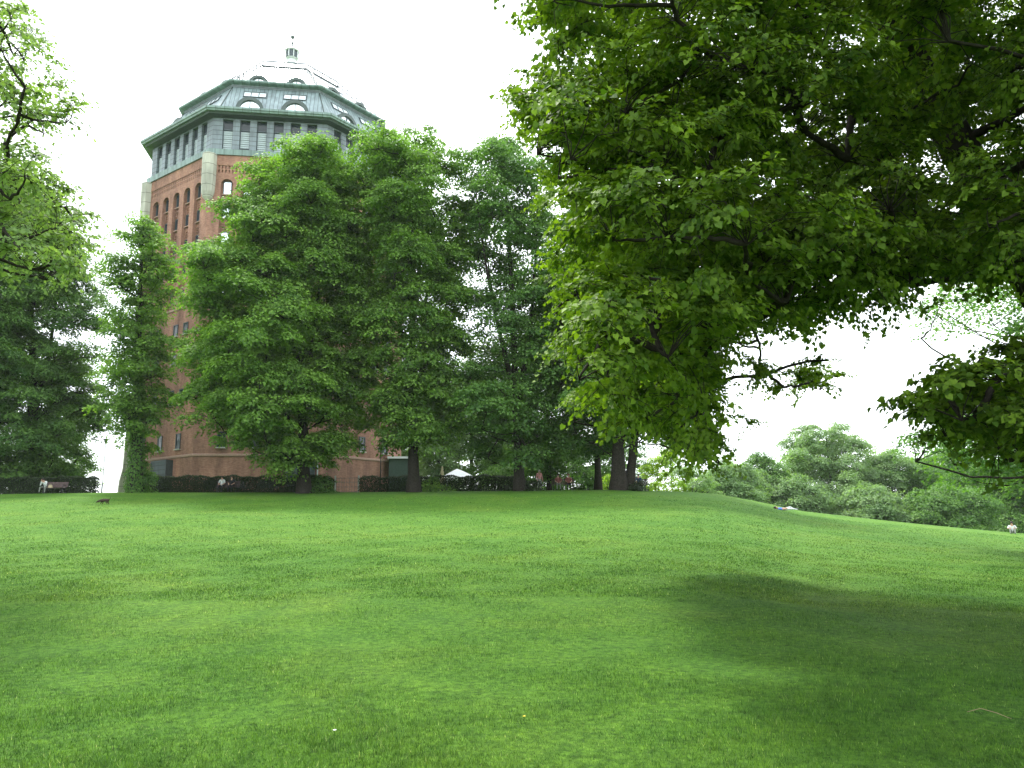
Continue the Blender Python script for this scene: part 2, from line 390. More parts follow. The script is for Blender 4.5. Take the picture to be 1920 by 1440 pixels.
def tree(name, label, base, height, trunk_r, boughs, mat, seed, clump_r=0.95, nclump=12, nleaf=130, lsize=0.2, shape='kite',
         fork=0.3, lean=(0, 0), group=None, cat='tree', leaders=1, twigs=False, ivy=0, keep=None, steep=1.0, bend=None, flat=0.42, limb_k=0.022, avoid=None, first=0, plen_k=0.22):
    """boughs: (k,4) centres and radii in world space"""
    r = np.random.default_rng(seed)
    base = np.array(base, float)
    root = empty(name, base, 0, label, cat, group)
    # trunk
    k = 10; t = np.linspace(0, 1, k)
    top = base + np.array([lean[0], lean[1], height])
    P = base + (top - base) * t[:, None]
    wob = np.stack([np.sin(t * 5 + seed), np.cos(t * 4.1 + seed * 2), 0 * t], -1) * trunk_r * 0.55 * t[:, None]
    P = P + wob
    if bend is not None: P = P + np.array(bend)[None] * (np.sin(t * np.pi))[:, None]
    P[0, 2] -= 0.3
    rad = trunk_r * (1 - t * 0.9) ** 0.8; rad[0] *= 1.45; rad = np.maximum(rad, 0.03)
    tt = np.linspace(0, 1, 40); PP = np.stack([np.interp(tt, t, P[:, i]) for i in range(3)], -1); RR = np.interp(tt, t, rad)
    RR[:3] *= [1.15, 1.05, 1.0]
    V, F = tubes([(PP - base, RR)], 12)
    V[:, :2] += (0.06 * trunk_r * np.sin(V[:, 2] * 3.1 + np.arctan2(V[:, 1], V[:, 0]) * 5))[:, None]
    np_mesh('trunk', V, F, M['bark'], root, smooth=True)
    # limbs to boughs and twigs to clumps
    limbs, fine, cen, outd = [], [], [], []
    lead = []
    for q in range(leaders - 1):
        az = 2 * np.pi * q / max(1, leaders - 1) + r.random(); z0 = fork * height * (0.8 + 0.4 * r.random())
        a = np.array([np.interp(z0 / height, t, P[:, i]) for i in range(3)])
        rr_ = height * (0.07 + 0.06 * r.random()); c = base + np.array([np.cos(az) * rr_ + lean[0], np.sin(az) * rr_ + lean[1], height * (0.8 + 0.15 * r.random())])
        b = a + (c - a) * 0.45 + np.array([np.cos(az), np.sin(az), 0]) * rr_ * 0.35
        L = bez(a, b, c, 12); lead.append(L); limbs.append((L - base, np.interp(np.linspace(0, 1, 12), [0, 1], [trunk_r * 0.55, 0.04])))
    # every limb springs from the nearest suitable point of the trunk or of an earlier limb; thickness follows what it carries
    tn = PP[(tt * height > fork * height * 0.7) & (tt < 0.96)]; nodes = [tn]; own = [np.full(len(tn), -1)]; plen = [np.zeros(len(tn))]
    for L in lead: nodes.append(L[2:]); own.append(np.full(len(L) - 2, -1)); plen.append(np.zeros(len(L) - 2) + 0.3)
    nodes = np.concatenate(nodes); own = np.concatenate(own); plen = np.concatenate(plen)
    bo = np.asarray(boughs, float); ax_ = np.stack([np.interp(bo[:, 2] - base[2], t * height, P[:, q]) for q in (0, 1)], -1)
    order = np.argsort(np.hypot(*(bo[:, :2] - ax_).T) + (1000 * (np.arange(len(bo)) >= first) if first else 0)); par = {}; raw = []
    for li, bi in enumerate(order):
        bx, by, bz, br = bo[bi]; c = np.array([bx, by, bz])
        dv = c - nodes; dist = np.linalg.norm(dv, axis=1); hd_ = np.hypot(dv[:, 0], dv[:, 1])
        cost = dist + plen_k * plen + 1.3 * np.abs(dv[:, 2] - steep * 0.55 * hd_) * (dist > .8)
        j = int(np.argmin(cost))
        if avoid is not None:
            for q in np.argsort(cost)[:60]:
                if not avoid(nodes[q] + (c - nodes[q]) * np.linspace(0.05, .95, 9)[:, None]).any(): j = int(q); break
        a = nodes[j]; d = c - a; ln_ = np.linalg.norm(d)
        b = a + d * 0.5 + np.array([0, 0, -0.10 * ln_ * steep]) + r.normal(0, 0.07, 3) * ln_
        L = bez(a, b, c, 8); L[1:-1] += r.normal(0, 0.035, (6, 3)) * min(1.5, ln_ * .4)
        raw.append(L); par[li] = int(own[j]); nodes = np.concatenate([nodes, L[2:]]); own = np.concatenate([own, np.full(6, li)]); plen = np.concatenate([plen, plen[j] + ln_ * np.linspace(.3, 1, 6)])
    cnt = np.ones(len(raw))
    for li in range(len(raw) - 1, -1, -1):
        if par[li] >= 0: cnt[par[li]] += cnt[li]
    for li, L in enumerate(raw):
        r0 = min(0.018 + limb_k * math.sqrt(cnt[li]), trunk_r * .6); limbs.append((L - base, np.linspace(r0, max(.012, r0 * (.3 if cnt[li] < 2 else .6)), 8)))
    for (bx, by, bz, br) in boughs:
        c = np.array([bx, by, bz])
        m = max(4, int(nclump * (br / 2.0) ** 2))
        u = norm(r.normal(0, 1, (m, 3))); u[:, 2] = np.where(r.random(m) < 0.72, np.abs(u[:, 2]), u[:, 2])
        cc = c + u * br * (0.35 + 0.65 * r.random((m, 1)) ** 0.5) * np.array([1, 1, 0.8])
        if keep is not None: cc = cc[keep(cc)]
        for p in cc:
            mid = c + (p - c) * 0.55 + np.array([0, 0, 0.12]) * min(1, br) + r.normal(0, .06, 3) * br; fine.append((np.array([c - [0, 0, .02], c + (mid - c) * .5 + r.normal(0, .04, 3) * br, mid, p]) - base, np.array([0.02, 0.016, 0.012, 0.006]) * (.5 if twigs else 1)))
        cen.append(cc); outd.append(norm(cc - c))
    cen = np.concatenate(cen); outd = np.concatenate(outd); nc = len(cen)
    Vs, Fs, Ts = [], [], []
    if not twigs:
        n = (nleaf * (0.6 + 0.8 * r.random(nc))).astype(int); ci = np.repeat(np.arange(nc), n); m = len(ci)
        cr = (clump_r * (0.65 + 0.7 * r.random(nc)))[ci]
        a = np.sqrt(r.random(m)); th = r.random(m) * 2 * np.pi
        # clumps are drooping, shallow domes, each tilted outwards
        lx, ly = a * np.cos(th), a * np.sin(th); lz = flat * (0.55 - 1.15 * a ** 2) + r.normal(0, 0.11, m) * (1 + 0.6 * r.random(m))
        o = outd[ci]; el = (0.7 + 0.7 * r.random(nc))[ci]
        loc = np.stack([lx, ly * 1.0, lz - 0.30 * (lx * o[:, 0] + ly * o[:, 1])], -1) * cr[:, None]
        loc[:, :2] *= el[:, None]
        Pp = cen[ci] + loc
        N = np.stack([lx * 0.7, ly * 0.7, np.full(m, 0.9)], -1) + 0.35 * o + r.normal(0, 0.42, (m, 3))
        T = np.stack([lx, ly, np.full(m, -0.45)], -1) + r.normal(0, 0.45, (m, 3))
        sz = lsize * (0.65 + 0.7 * r.random(m))
        V, F, per = leaves(Pp, N, T, sz, shape); tint = np.clip(0.45 + 0.22 * r.normal(0, 1, nc)[ci] + r.normal(0, 0.2, m), 0, 1)
        Vs.append(V); Fs.append(F); Ts.append(np.repeat(tint, per))
    else:
        nt_ = 8; tw = np.repeat(np.arange(nc), nt_); m = len(tw)
        az = r.random(m) * 2 * np.pi
        d = norm(np.stack([np.cos(az), np.sin(az), r.normal(0.1, 0.35, m)], -1) + 0.7 * outd[tw]); L = clump_r * (0.5 + 0.7 * r.random(m))
        st = cen[tw]; nl = max(4, int(nleaf / nt_)); s = (np.arange(nl) + 0.5) / nl
        pos = st[:, None] + d[:, None] * (L[:, None, None] * s[None, :, None]); pos[..., 2] -= (L[:, None] * 0.42 * s[None] ** 2)
        for q in range(0, m):
            if r.random() < 0.6: fine.append((np.array([st[q], pos[q, nl // 2], pos[q, -1]]) - base, np.array([0.007, 0.005, 0.003])))
        side = norm(np.cross(d, np.array([0, 0, 1.0]))); sg = np.where(np.arange(nl) % 2 == 0, 1.0, -1.0)
        T = d[:, None] * 0.55 + side[:, None] * sg[None, :, None] * 0.6 + np.array([0, 0, -1.1]) + r.normal(0, 0.4, (m, nl, 3))
        N = np.array([0, 0, 0.8]) + 0.7 * outd[tw][:, None] + d[:, None] * 0.3 + r.normal(0, 0.5, (m, nl, 3))
        Pp = (pos + side[:, None] * sg[None, :, None] * lsize * 0.35 + r.normal(0, lsize * 0.35, (m, nl, 3))).reshape(-1, 3)
        T = T.reshape(-1, 3); N = N.reshape(-1, 3); M_ = len(Pp)
        V, F, per = leaves(Pp, N, T, lsize * (0.6 + 0.65 * r.random(M_)), shape)
        tint = np.clip(0.45 + 0.2 * np.repeat(r.normal(0, 1, m), nl) + r.normal(0, 0.18, M_), 0, 1)
        Vs.append(V); Fs.append(F); Ts.append(np.repeat(tint, per))
    VL, FL, TL = np.concatenate(Vs) - base, np.concatenate(Fs), np.concatenate(Ts)
    V1, F1 = tubes(limbs, 7); V2, F2 = tubes(fine, 3)
    np_mesh('crown', np.concatenate([VL, V2]), np.concatenate([FL, F2 + len(VL)]), [mat, M['bark']], root, tint=np.concatenate([TL, np.zeros(len(F2))]),
            mi=np.concatenate([np.zeros(len(FL)), np.ones(len(F2))]))
    np_mesh('branches', V1, F1, M['bark'], root, smooth=True)
    if ivy:
        m = ivy; z = r.random(m) ** 1.3 * height * 0.55; th = r.random(m) * 2 * np.pi
        rr_ = np.interp(z / height, t, rad) + 0.05 + np.abs(r.normal(0, 0.13, m))
        C = np.stack([np.interp(z / height, t, P[:, 0]), np.interp(z / height, t, P[:, 1]), base[2] + z], -1)
        o = np.stack([np.cos(th), np.sin(th), 0 * th], -1)
        V, F, per = leaves(C + o * rr_[:, None], o + r.normal(0, 0.3, (m, 3)), np.array([0, 0, -1.0]) + r.normal(0, 0.4, (m, 3)), 0.16 * (0.6 + 0.7 * r.random(m)), 'kite')
        np_mesh('ivy', V - base, F, M['leaf_cool'], root, tint=np.clip(r.normal(0.5, 0.25, m), 0, 1))
    return root

def envelope(base, height, prof, seed, nb, br=(1.5, 2.4), lump=0.2, hole=None, squash=1.0, lean=(0, 0), inner=0.45):
    """bough centres inside a lumpy crown of revolution; prof = [(height fraction, radius m), ...]"""
    r = np.random.default_rng(seed + 900); hs = np.array([p[0] for p in prof]); rs = np.array([p[1] for p in prof]); dxs = np.array([p[2] if len(p) > 2 else 0 for p in prof]); o = []
    ph = r.random(6) * 6.28; tries = 0
    wgt = rs.max()
    while len(o) < nb and tries < nb * 60:
        tries += 1
        h = hs[0] + (hs[-1] - hs[0]) * r.random(); rad = np.interp(h, hs, rs)
        if r.random() > (rad / wgt) * 0.9 + 0.1: continue
        az = r.random() * 2 * np.pi
        lum = 1 + lump * (np.sin(3 * az + 9 * h + ph[0]) + 0.6 * np.sin(5 * az - 14 * h + ph[1])) * 0.7
        b = br[0] + (br[1] - br[0]) * r.random(); b = min(b, rad * 0.9 + 0.4)
        rho = max(0, rad * lum - b * 0.75) * (inner + (1 - inner) * r.random() ** 0.5)
        p = (base[0] + rho * np.cos(az) + lean[0] * h + np.interp(h, hs, dxs), base[1] + rho * np.sin(az) * squash + lean[1] * h, base[2] + h * height - b * 0.4)
        if hole is not None and hole(p): continue
        if any((p[0] - q[0]) ** 2 + (p[1] - q[1]) ** 2 + 1.6 * (p[2] - q[2]) ** 2 < (0.62 * b) ** 2 + 0.2 for q in o): continue
        o.append(p + (b,))
    return np.array(o)

ROW = 'linden trees in a row along the hedge'
def row_tree(px, Y, top_py, prof, seed, nb, label, trunk=0.5, top_px=None, mat='leaf_row', **kw):
    b = G(px, Y); h = W(px, top_py, Y)[2] - b[2]
    lean = (W(top_px, top_py, Y)[0] - b[0], 0) if top_px is not None else (0, 0)
    ek = {k: kw.pop(k) for k in list(kw) if k in ('hole', 'br', 'lump', 'squash', 'inner')}
    bo = envelope(b, h, prof, seed, nb, lean=lean, **ek)
    return tree(kw.pop('name', 'linden_tree'), label, b, h * 0.95, trunk, bo, M[mat], seed, lean=lean, **kw)

# ------------------------------------------------------------------ water tower
TC = Vector((-27.35, 92.0, 5.0)); TUP = 1.6; PHI = R(-148.7)
tower = empty('water_tower', TC + Vector((0, 0, TUP)), 0, 'tall octagonal red brick water tower with grey green metal roof and lantern', 'tower')
C22 = math.cos(math.pi / 8)
def fr(k):
    a = PHI + (k + 0.5) * math.pi / 4
    n = Vector((math.cos(a), math.sin(a), 0)); t = Vector((-math.sin(a), math.cos(a), 0)); return n, t
def P3(k, R_, u, z, off=0.0):
    """face k, corner radius R_, along-face u, world height z, pushed out by off -> local point"""
    n, t = fr(k); return n * (R_ * C22 + off) + t * u + Vector((0, 0, z - TC.z))
def half(R_): return R_ * math.sin(math.pi / 8)
def corner(k, R_, z): return Vector((R_ * math.cos(PHI + k * math.pi / 4), R_ * math.sin(PHI + k * math.pi / 4), z - TC.z))
def fbox(mb, k, R_, u0, u1, z0, z1, o0, o1, m=0, R1=None):
    """block on face k between offsets o0 (inner) and o1 (outer); R1 = corner radius at the top for sloping faces"""
    R1 = R_ if R1 is None else R1
    A = [P3(k, R_, u0, z0, o0), P3(k, R_, u0, z0, o1), P3(k, R_, u1, z0, o1), P3(k, R_, u1, z0, o0)]
    B = [P3(k, R1, u0, z1, o0), P3(k, R1, u0, z1, o1), P3(k, R1, u1, z1, o1), P3(k, R1, u1, z1, o0)]
    for i, j in ((0, 1), (1, 2), (2, 3), (3, 0)):
        if i == 1: uv = [(u0, z0), (u1, z0), (u1, z1), (u0, z1)]
        else:
            L = (A[i] - A[j]).length; uv = [(0, z0), (L, z0), (L, z1), (0, z1)]
        mb.face([A[i], A[j], B[j], B[i]], uv, m)
    mb.face([A[3], A[2], A[1], A[0]], [(u1, 0), (u1, o1 - o0), (u0, o1 - o0), (u0, 0)], m); mb.face(B, [(u0, 0), (u0, o1 - o0), (u1, o1 - o0), (u1, 0)], m)
def ring(mb, R0, z0, R1, z1, m=0):
    for k in range(8):
        h0, h1 = half(R0), half(R1); L = math.hypot(z1 - z0, R1 - R0)
        mb.face([corner(k, R0, z0), corner(k + 1, R0, z0), corner(k + 1, R1, z1), corner(k, R1, z1)], [(-h0, z0), (h0, z0), (h1, z0 + L), (-h1, z0 + L)], m)
def arch_plate(mb, k, R_, u0, u1, uc, rw, zs, zt, o0, o1, m=0, n=10):
    """plate u0..u1, zs..zt with a half-round opening of radius rw centred uc at zs"""
    pts = [(uc - rw * math.cos(math.pi * i / n), zs + rw * math.sin(math.pi * i / n)) for i in range(n + 1)]
    for i in range(n):
        (a, za), (b, zb) = pts[i], pts[i + 1]
        mb.face([P3(k, R_, a, za, o1), P3(k, R_, b, zb, o1), P3(k, R_, b, zt, o1), P3(k, R_, a, zt, o1)], [(a, za), (b, zb), (b, zt), (a, zt)], m)
        mb.face([P3(k, R_, a, za, o0), P3(k, R_, b, zb, o0), P3(k, R_, b, zb, o1), P3(k, R_, a, za, o1)], [(0, za), (0, zb), (.4, zb), (.4, za)], m)
    for a, b in ((u0, uc - rw), (uc + rw, u1)):
        if b - a > 0.001: mb.face([P3(k, R_, a, zs, o1), P3(k, R_, b, zs, o1), P3(k, R_, b, zt, o1), P3(k, R_, a, zt, o1)], [(a, zs), (b, zs), (b, zt), (a, zt)], m)

RB, DEP = 15.40, 0.38           # outer brick corner radius, depth of the blind arcade
ZR0, ZSP, ZBT, ZMET = 23.0, 35.55, 37.0, 38.75
UC = [-4.05, -2.03, 0.0, 2.03, 4.05]; RW = 0.60
wall = MB()
Rin = RB - DEP / C22
ring(wall, Rin, ZR0 - 0.05, Rin, ZBT)                              # back of the arcade
ring(wall, RB, 0.5, RB, ZR0); ring(wall, RB, ZR0, Rin, ZR0 + 0.18)  # plain lower shaft and its sloping ledge
HB = half(RB)
for k in range(8):
    edges = [-HB] + [e for c in UC for e in (c - RW, c + RW)] + [HB]
    for i in range(0, len(edges), 2): fbox(wall, k, RB, edges[i], edges[i + 1], ZR0, ZSP, -DEP + 0.0, 0.0)
    mids = [-HB] + [(UC[i] + UC[i + 1]) / 2 for i in range(4)] + [HB]
    for i, c in enumerate(UC): arch_plate(wall, k, RB, mids[i], mids[i + 1], c, RW, ZSP, ZBT - 0.35, -DEP, 0.0)
    # frieze: rows of little recessed squares between small teeth
    fbox(wall, k, RB, -HB, HB, ZBT - 0.35, ZBT - 0.2, -DEP, 0.0)
    fbox(wall, k, RB, -HB, HB, ZBT + 0.62, ZMET, -DEP, 0.05)
    nT = 34; st = 2 * HB / nT
    for i in range(nT):
        u = -HB + st * i
        fbox(wall, k, RB, u, u + st * 0.56, ZBT - 0.2, ZBT + 0.62, -0.16, 0.0)
    fbox(wall, k, RB, -HB, HB, ZBT + 0.15, ZBT + 0.27, -0.16, -0.01)
    fbox(wall, k, RB, -HB, HB, ZBT - 0.2, ZBT + 0.62, -DEP, -0.17)
wall.build('wall', M['brick'], tower)
sc_ = MB()
for zz in (7.4, 22.7):
    sc_ = MB(); ring(sc_, RB + 0.02, zz, RB + 0.10, zz + .06); ring(sc_, RB + 0.10, zz + .06, RB + 0.10, zz + .22); ring(sc_, RB + 0.10, zz + .22, RB + 0.01, zz + .29)
    sc_.build('string_course', M['string'], tower)

def window(k, R_, uc, z0, z1, wd, off, panes=1, name='window', fm='darkmetal', gm='glass_dark', sill=None, R1=None):
    """frame with panes on face k; off = face of the wall it sits on. Frame is the part, pane and sill its pieces"""
    f = MB(); t = 0.07; u0, u1 = uc - wd / 2, uc + wd / 2
    def Rz(z): return R_ if R1 is None else R_ + (R1 - R_) * (z - z0) / (z1 - z0)
    def bx(mb, a, b, c, d, o0, o1): fbox(mb, k, Rz(c), a, b, c, d, o0, o1, R1=Rz(d))
    bx(f, u0, u1, z0, z0 + t, off, off + 0.09); bx(f, u0, u1, z1 - t, z1, off, off + 0.09)
    bx(f, u0, u0 + t, z0 + t, z1 - t, off, off + 0.088); bx(f, u1 - t, u1, z0 + t, z1 - t, off, off + 0.088)
    for i in range(1, panes):
        u = u0 + wd * i / panes; bx(f, u - 0.035, u + 0.035, z0 + t, z1 - t, off, off + 0.085)
    fo = f.build(name, M[fm], tower)
    g = MB(); bx(g, u0 + t, u1 - t, z0 + t, z1 - t, off - 0.01, off + 0.03); g.build('pane', M[gm], fo)
    if sill:
        s = MB(); fbox(s, k, R_, u0 - 0.08, u1 + 0.08, z0 - 0.1, z0 - 0.003, off, off + 0.22); s.build('sill', M[sill], fo)
    return fo
FACES = (0, 1, 2)
rs = random.Random(4)
for k in FACES:
    for c in UC:
        for q in range(5):
            zt = 36.0 - 2.75 * q
            gm = 'glass_sky' if (k == 1 and rs.random() < 0.7) else 'glass_dark'
            window(k, RB, c, zt - (1.45 if q == 0 else 1.3), zt, 0.84, -DEP, name='window', gm=gm, sill='string')
# spandrel studs beneath the arcade windows
sp = MB()
for k in FACES:
    for c in UC:
        for q in range(4):
            zt = 36.0 - 2.75 * q - 1.75
            for rr in range(3):
                for cc in (-1, 0, 1):
                    fbox(sp, k, RB, c + cc * 0.26 - 0.07, c + cc * 0.26 + 0.07, zt - 0.22 - rr * 0.26, zt - 0.1 - rr * 0.26, -DEP + 0.002, -DEP + 0.12)
sp.build('brick_studs', M['brick'], tower)
for k in FACES:                                                      # small windows of the lower shaft
    for q, z in enumerate((8.3, 12.8, 17.0, 20.0)):
        for c in ((-3.4, -1.6, 1.6, 3.4) if q else (-3.3, 0.0, 3.3)):
            window(k, RB, c, z, z + (1.55 if q < 2 else 1.2), 0.8, 0.0, name='narrow_window', sill='stone')
# doors
def door(k, uc, wd, z1, dep=0.35):
    d = MB(); fbox(d, k, RB, uc - wd / 2, uc + wd / 2, 2.5, z1, 0.0, dep); o = d.build('door', M['doormetal'], tower)
    f = MB()
    for a, b, c_, e in ((uc - wd / 2 - 0.14, uc - wd / 2, 2.5, z1), (uc + wd / 2, uc + wd / 2 + 0.14, 2.5, z1), (uc - wd / 2 - 0.14, uc + wd / 2 + 0.14, z1, z1 + 0.16)):
        fbox(f, k, RB, a, b, c_, e, 0.0, dep + 0.06)
    f.build('door_frame', M['darkmetal'], o)
door(0, 1.2, 2.5, 7.1, 0.7)
door(1, 4.3, 2.5, 7.05, 0.12)
for u in (-4.0, -1.6, 1.1): window(1, RB, u, 4.3, 5.1, 1.5, 0.0, 2, name='basement_window')
window(2, RB, 0.5, 9.9, 11.9, 0.95, 0.0, name='narrow_window', sill='stone') if False else None

# metal ledge over the brick, clad storey with its windows
R_L = 15.22
b = MB(); ring(b, RB - .3, ZMET + .002, RB + 0.22, ZMET + .002); ring(b, RB + 0.22, ZMET + .002, RB + 0.28, 39.35); ring(b, RB + 0.28, 39.35, R_L - 0.1, 39.5); b.build('ledge', M['verdigris'], tower)
lw = MB(); ring(lw, R_L - 0.42, 39.4, R_L - 0.42, 43.2)
HL = half(R_L); NW = 6; PIT = 1.72; WW = 1.02
for k in range(8):
    us = [(-2.5 + i) * PIT for i in range(NW)]
    ed = [-HL] + [e for c in us for e in (c - WW / 2, c + WW / 2)] + [HL]
    for i in range(0, len(ed), 2): fbox(lw, k, R_L, ed[i], ed[i + 1], 39.42, 42.9, -0.38, 0.0)
    fbox(lw, k, R_L, -HL, HL, 42.9, 43.15, -0.38, 0.0)
lw.build('clad_storey', M['clad'], tower)
for k in (0, 1, 2, 3, 7):
    for i in range(NW):
        u = (-2.5 + i) * PIT
        f = MB()
        fbox(f, k, R_L, u - WW / 2, u - WW / 2 + .05, 39.5, 42.9, -0.36, -0.22); fbox(f, k, R_L, u + WW / 2 - .05, u + WW / 2, 39.5, 42.9, -0.36, -0.22)
        fbox(f, k, R_L, u - WW / 2 + .05, u + WW / 2 - .05, 41.75, 41.85, -0.36, -0.2); fbox(f, k, R_L, u - WW / 2 + .05, u + WW / 2 - .05, 39.5, 39.58, -0.36, -0.2)
        fo = f.build('louvre_window', M['darkmetal'], tower)
        g = MB(); fbox(g, k, R_L, u - WW / 2 + .05, u + WW / 2 - .05, 41.85, 42.9, -0.36, -0.30); fbox(g, k, R_L, u - WW / 2 + .05, u + WW / 2 - .05, 39.58, 41.75, -0.36, -0.33); g.build('pane', M['glass_dark'], fo)
        s = MB()
        drop = 10 if k != 0 else (3 + (i * 5) % 7)
        zz = 41.7
        n_ = 9
        for j in range(n_ if (k == 1 and i % 3 != 1) else n_ - 1): s_z = 41.68 - j * 0.235; fbox(s, k, R_L, u - WW / 2 + .07, u + WW / 2 - .07, s_z - 0.19, s_z, -0.32, -0.27 + 0.02 * (j % 2))
        s.build('blind', M['louvre'], fo)
# lower eave
R_E = 16.55
e = MB()
ring(e, R_L - 0.05, 43.0, R_E - 0.55, 43.12, 1); ring(e, R_E - 0.55, 43.12, R_E - 0.42, 43.32, 1)
ring(e, R_E - 0.42, 43.32, R_E - 0.16, 43.30, 0); ring(e, R_E - 0.16, 43.30, R_E - 0.10, 43.46, 0); ring(e, R_E - 0.10, 43.46, R_E, 43.50, 0); ring(e, R_E, 43.50, R_E + 0.02, 43.72, 0); ring(e, R_E + 0.02, 43.72, R_E - 0.35, 43.74, 0); ring(e, R_E - 0.35, 43.74, R_E - 2.0, 43.78, 0)
e.build('lower_eave', [M['verdigris'], M['darkmetal']], tower)
# corner stone turrets
for k in range(8):
    c = corner(k, RB + 0.02, 0); c.z = 0; s = MB()
    prof = [(33.7, 0.22), (34.0, 0.5), (34.55, 0.66), (35.7, 0.72), (38.72, 0.76)]
    for (z0, r0), (z1, r1) in zip(prof, prof[1:]):
        a0 = PHI + k * math.pi / 4 + math.pi / 8
        b0 = [c + Vector((r0 * math.cos(a0 + j * math.pi / 4), r0 * math.sin(a0 + j * math.pi / 4), z0 - TC.z)) for j in range(8)]
        b1 = [c + Vector((r1 * math.cos(a0 + j * math.pi / 4), r1 * math.sin(a0 + j * math.pi / 4), z1 - TC.z)) for j in range(8)]
        s.hexa(b0, b1)
    t = s.build('turret', M['stone'], tower)
# battered stone buttress at the left corner
c0 = corner(0, RB, 0); d0 = Vector((c0.x, c0.y, 0)).normalized(); s0 = Vector((-d0.y, d0.x, 0)); bt = MB()
for z0, o0, z1, o1 in ((1.5, 0.95, 5.6, 0.75), (5.6, 0.75, 7.0, 0.5), (7.0, 0.5, 13.9, 0.35)):
    def q(o, z): return [Vector((c0.x, c0.y, z - TC.z)) + d0 * a + s0 * b for a, b in ((-.4, -.75), (o, -.6), (o, .6), (-.4, .75))]
    bt.hexa(q(o0, z0), q(o1, z1))
bt.build('buttress', M['stone'], tower)

# mansard
RM0, ZM0, RM1, ZM1 = 14.75, 43.76, 12.15, 48.25
def Rm(z): return RM0 + (RM1 - RM0) * (z - ZM0) / (ZM1 - ZM0)
mm = MB(); ring(mm, RM0, ZM0, RM1, ZM1); mm.build('mansard_roof', M['seam'], tower)
for k in range(8):
    hp = MB(); hp.tube([corner(k, RM0 + .03, ZM0), corner(k, RM1 + .03, ZM1)], 0.07, 5); hp.build('hip_flashing', M['verdigris'], tower)
def lunette(k, uc, zb, ro, ri, Rf, dep, name):
    """half-round dormer: thick ring, glazed half-disc with one upright bar, barrel running back to the roof"""
    s = MB(); n = 14; off = 0.0
    A = [(math.cos(math.pi * i / n), math.sin(math.pi * i / n)) for i in range(n + 1)]
    for i in range(n):
        (c0_, s0_), (c1_, s1_) = A[i], A[i + 1]
        def p(r, c, s_, o): return P3(k, Rf, uc + r * c, zb + r * s_, o)
        s.face([p(ri, c0_, s0_, 0), p(ro, c0_, s0_, 0), p(ro, c1_, s1_, 0), p(ri, c1_, s1_, 0)])
        s.face([p(ro, c0_, s0_, 0), p(ro, c0_, s0_, -dep), p(ro, c1_, s1_, -dep), p(ro, c1_, s1_, 0)], [(0, 0)] * 4)
        s.face([p(ri, c1_, s1_, 0), p(ri, c1_, s1_, -0.35), p(ri, c0_, s0_, -0.35), p(ri, c0_, s0_, 0)])
    o = s.build(name, M['verdigris'], tower)
    g = MB(); g.face([P3(k, Rf, uc + ri * c, zb + ri * s_, -0.2) for c, s_ in A]); g.build('pane', M['glass_sky'], o)
    fbx = MB(); fbox(fbx, k, Rf, uc - 0.04, uc + 0.04, zb, zb + ri, -0.19, -0.12); fbox(fbx, k, Rf, uc - ri, uc + ri, zb, zb + 0.07, -0.19, -0.11)
    fbx.build('glazing_bar', M['darkmetal'], o)
for k in (0, 1, 2, 3, 7):
    for u in (-2.35, 2.35):
        lunette(k, u, 44.55, 1.45, 1.08, Rm(44.55) + 0.25, 1.6, 'arched_dormer')
        window(k, Rm(46.75), u * 0.9, 46.75, 47.6, 2.45, 0.03, 3, name='strip_window', fm='darkmetal', gm='blindsheen', R1=Rm(47.6))
# upper eave
R_E2 = 12.85
e = MB(); ring(e, RM1 + 0.05, ZM1 + 0.0, RM1 + 0.1, 48.55, 1); ring(e, RM1 + 0.1, 48.55, R_E2 - 0.1, 48.62, 0); ring(e, R_E2 - 0.1, 48.62, R_E2, 48.70, 0); ring(e, R_E2, 48.70, R_E2, 48.86, 0); ring(e, R_E2, 48.86, R_E2 - 1.2, 48.92, 0)
e.build('upper_eave', [M['verdigris'], M['clad']], tower)
# upper roof, its dormers, rails and the flat glazed cap
RU0, ZU0, RU1, ZU1 = 11.9, 48.9, 6.35, 54.3
def Ru(z): return RU0 + (RU1 - RU0) * (z - ZU0) / (ZU1 - ZU0)
M['roofglass'] = mirror('pale_roof_glazing', (0.86, 0.90, 0.92), 0.22)
u_ = MB(); ring(u_, RU0, ZU0, Ru(50.4), 50.4); u_.build('upper_roof', M['seam'], tower)
u_ = MB(); ring(u_, Ru(50.4), 50.4, RU1, ZU1); u_.build('glass_roof', M['roofglass'], tower)
u_ = MB(); ring(u_, RU1, ZU1, 0.9, 58.3); u_.build('cap_roof', M['roofglass'], tower)
for k in (0, 1, 2, 3, 7):
    for u in (-2.05, 2.05): lunette(k, u, 49.15, 1.15, 0.82, Ru(49.4) + 0.15, 1.8, 'roof_dormer')
rl = MB()
for k in range(8):
    a, b_ = corner(k, RU1 + .1, ZU1), corner(k + 1, RU1 + .1, ZU1)
    for dz in (0.0, 0.62): rl.tube([a + Vector((0, 0, dz)), b_ + Vector((0, 0, dz))], 0.07, 4)
    for i in range(4):
        p = a.lerp(b_, i / 4); rl.tube([p, p + Vector((0, 0, 0.62))], 0.055, 4)
    lo = corner(k, RU0 - .3, ZU0 + .3)
    for dz in (0.12, 0.6): rl.tube([lo + Vector((0, 0, dz)), a + Vector((0, 0, dz))], 0.065, 4)
    for i in range(1, 8):
        p = lo.lerp(a, i / 8); rl.tube([p, p + Vector((0, 0, 0.6))], 0.05, 4)
    m0, m1 = corner(k, Ru(51.6), 51.6), corner(k + 1, Ru(51.6), 51.6)
    rl.tube([m0.lerp(m1, .33) + Vector((0, 0, .15)), m0.lerp(m1, .67) + Vector((0, 0, .15))], 0.06, 4)
rl.build('railing', M['darkmetal'], tower)
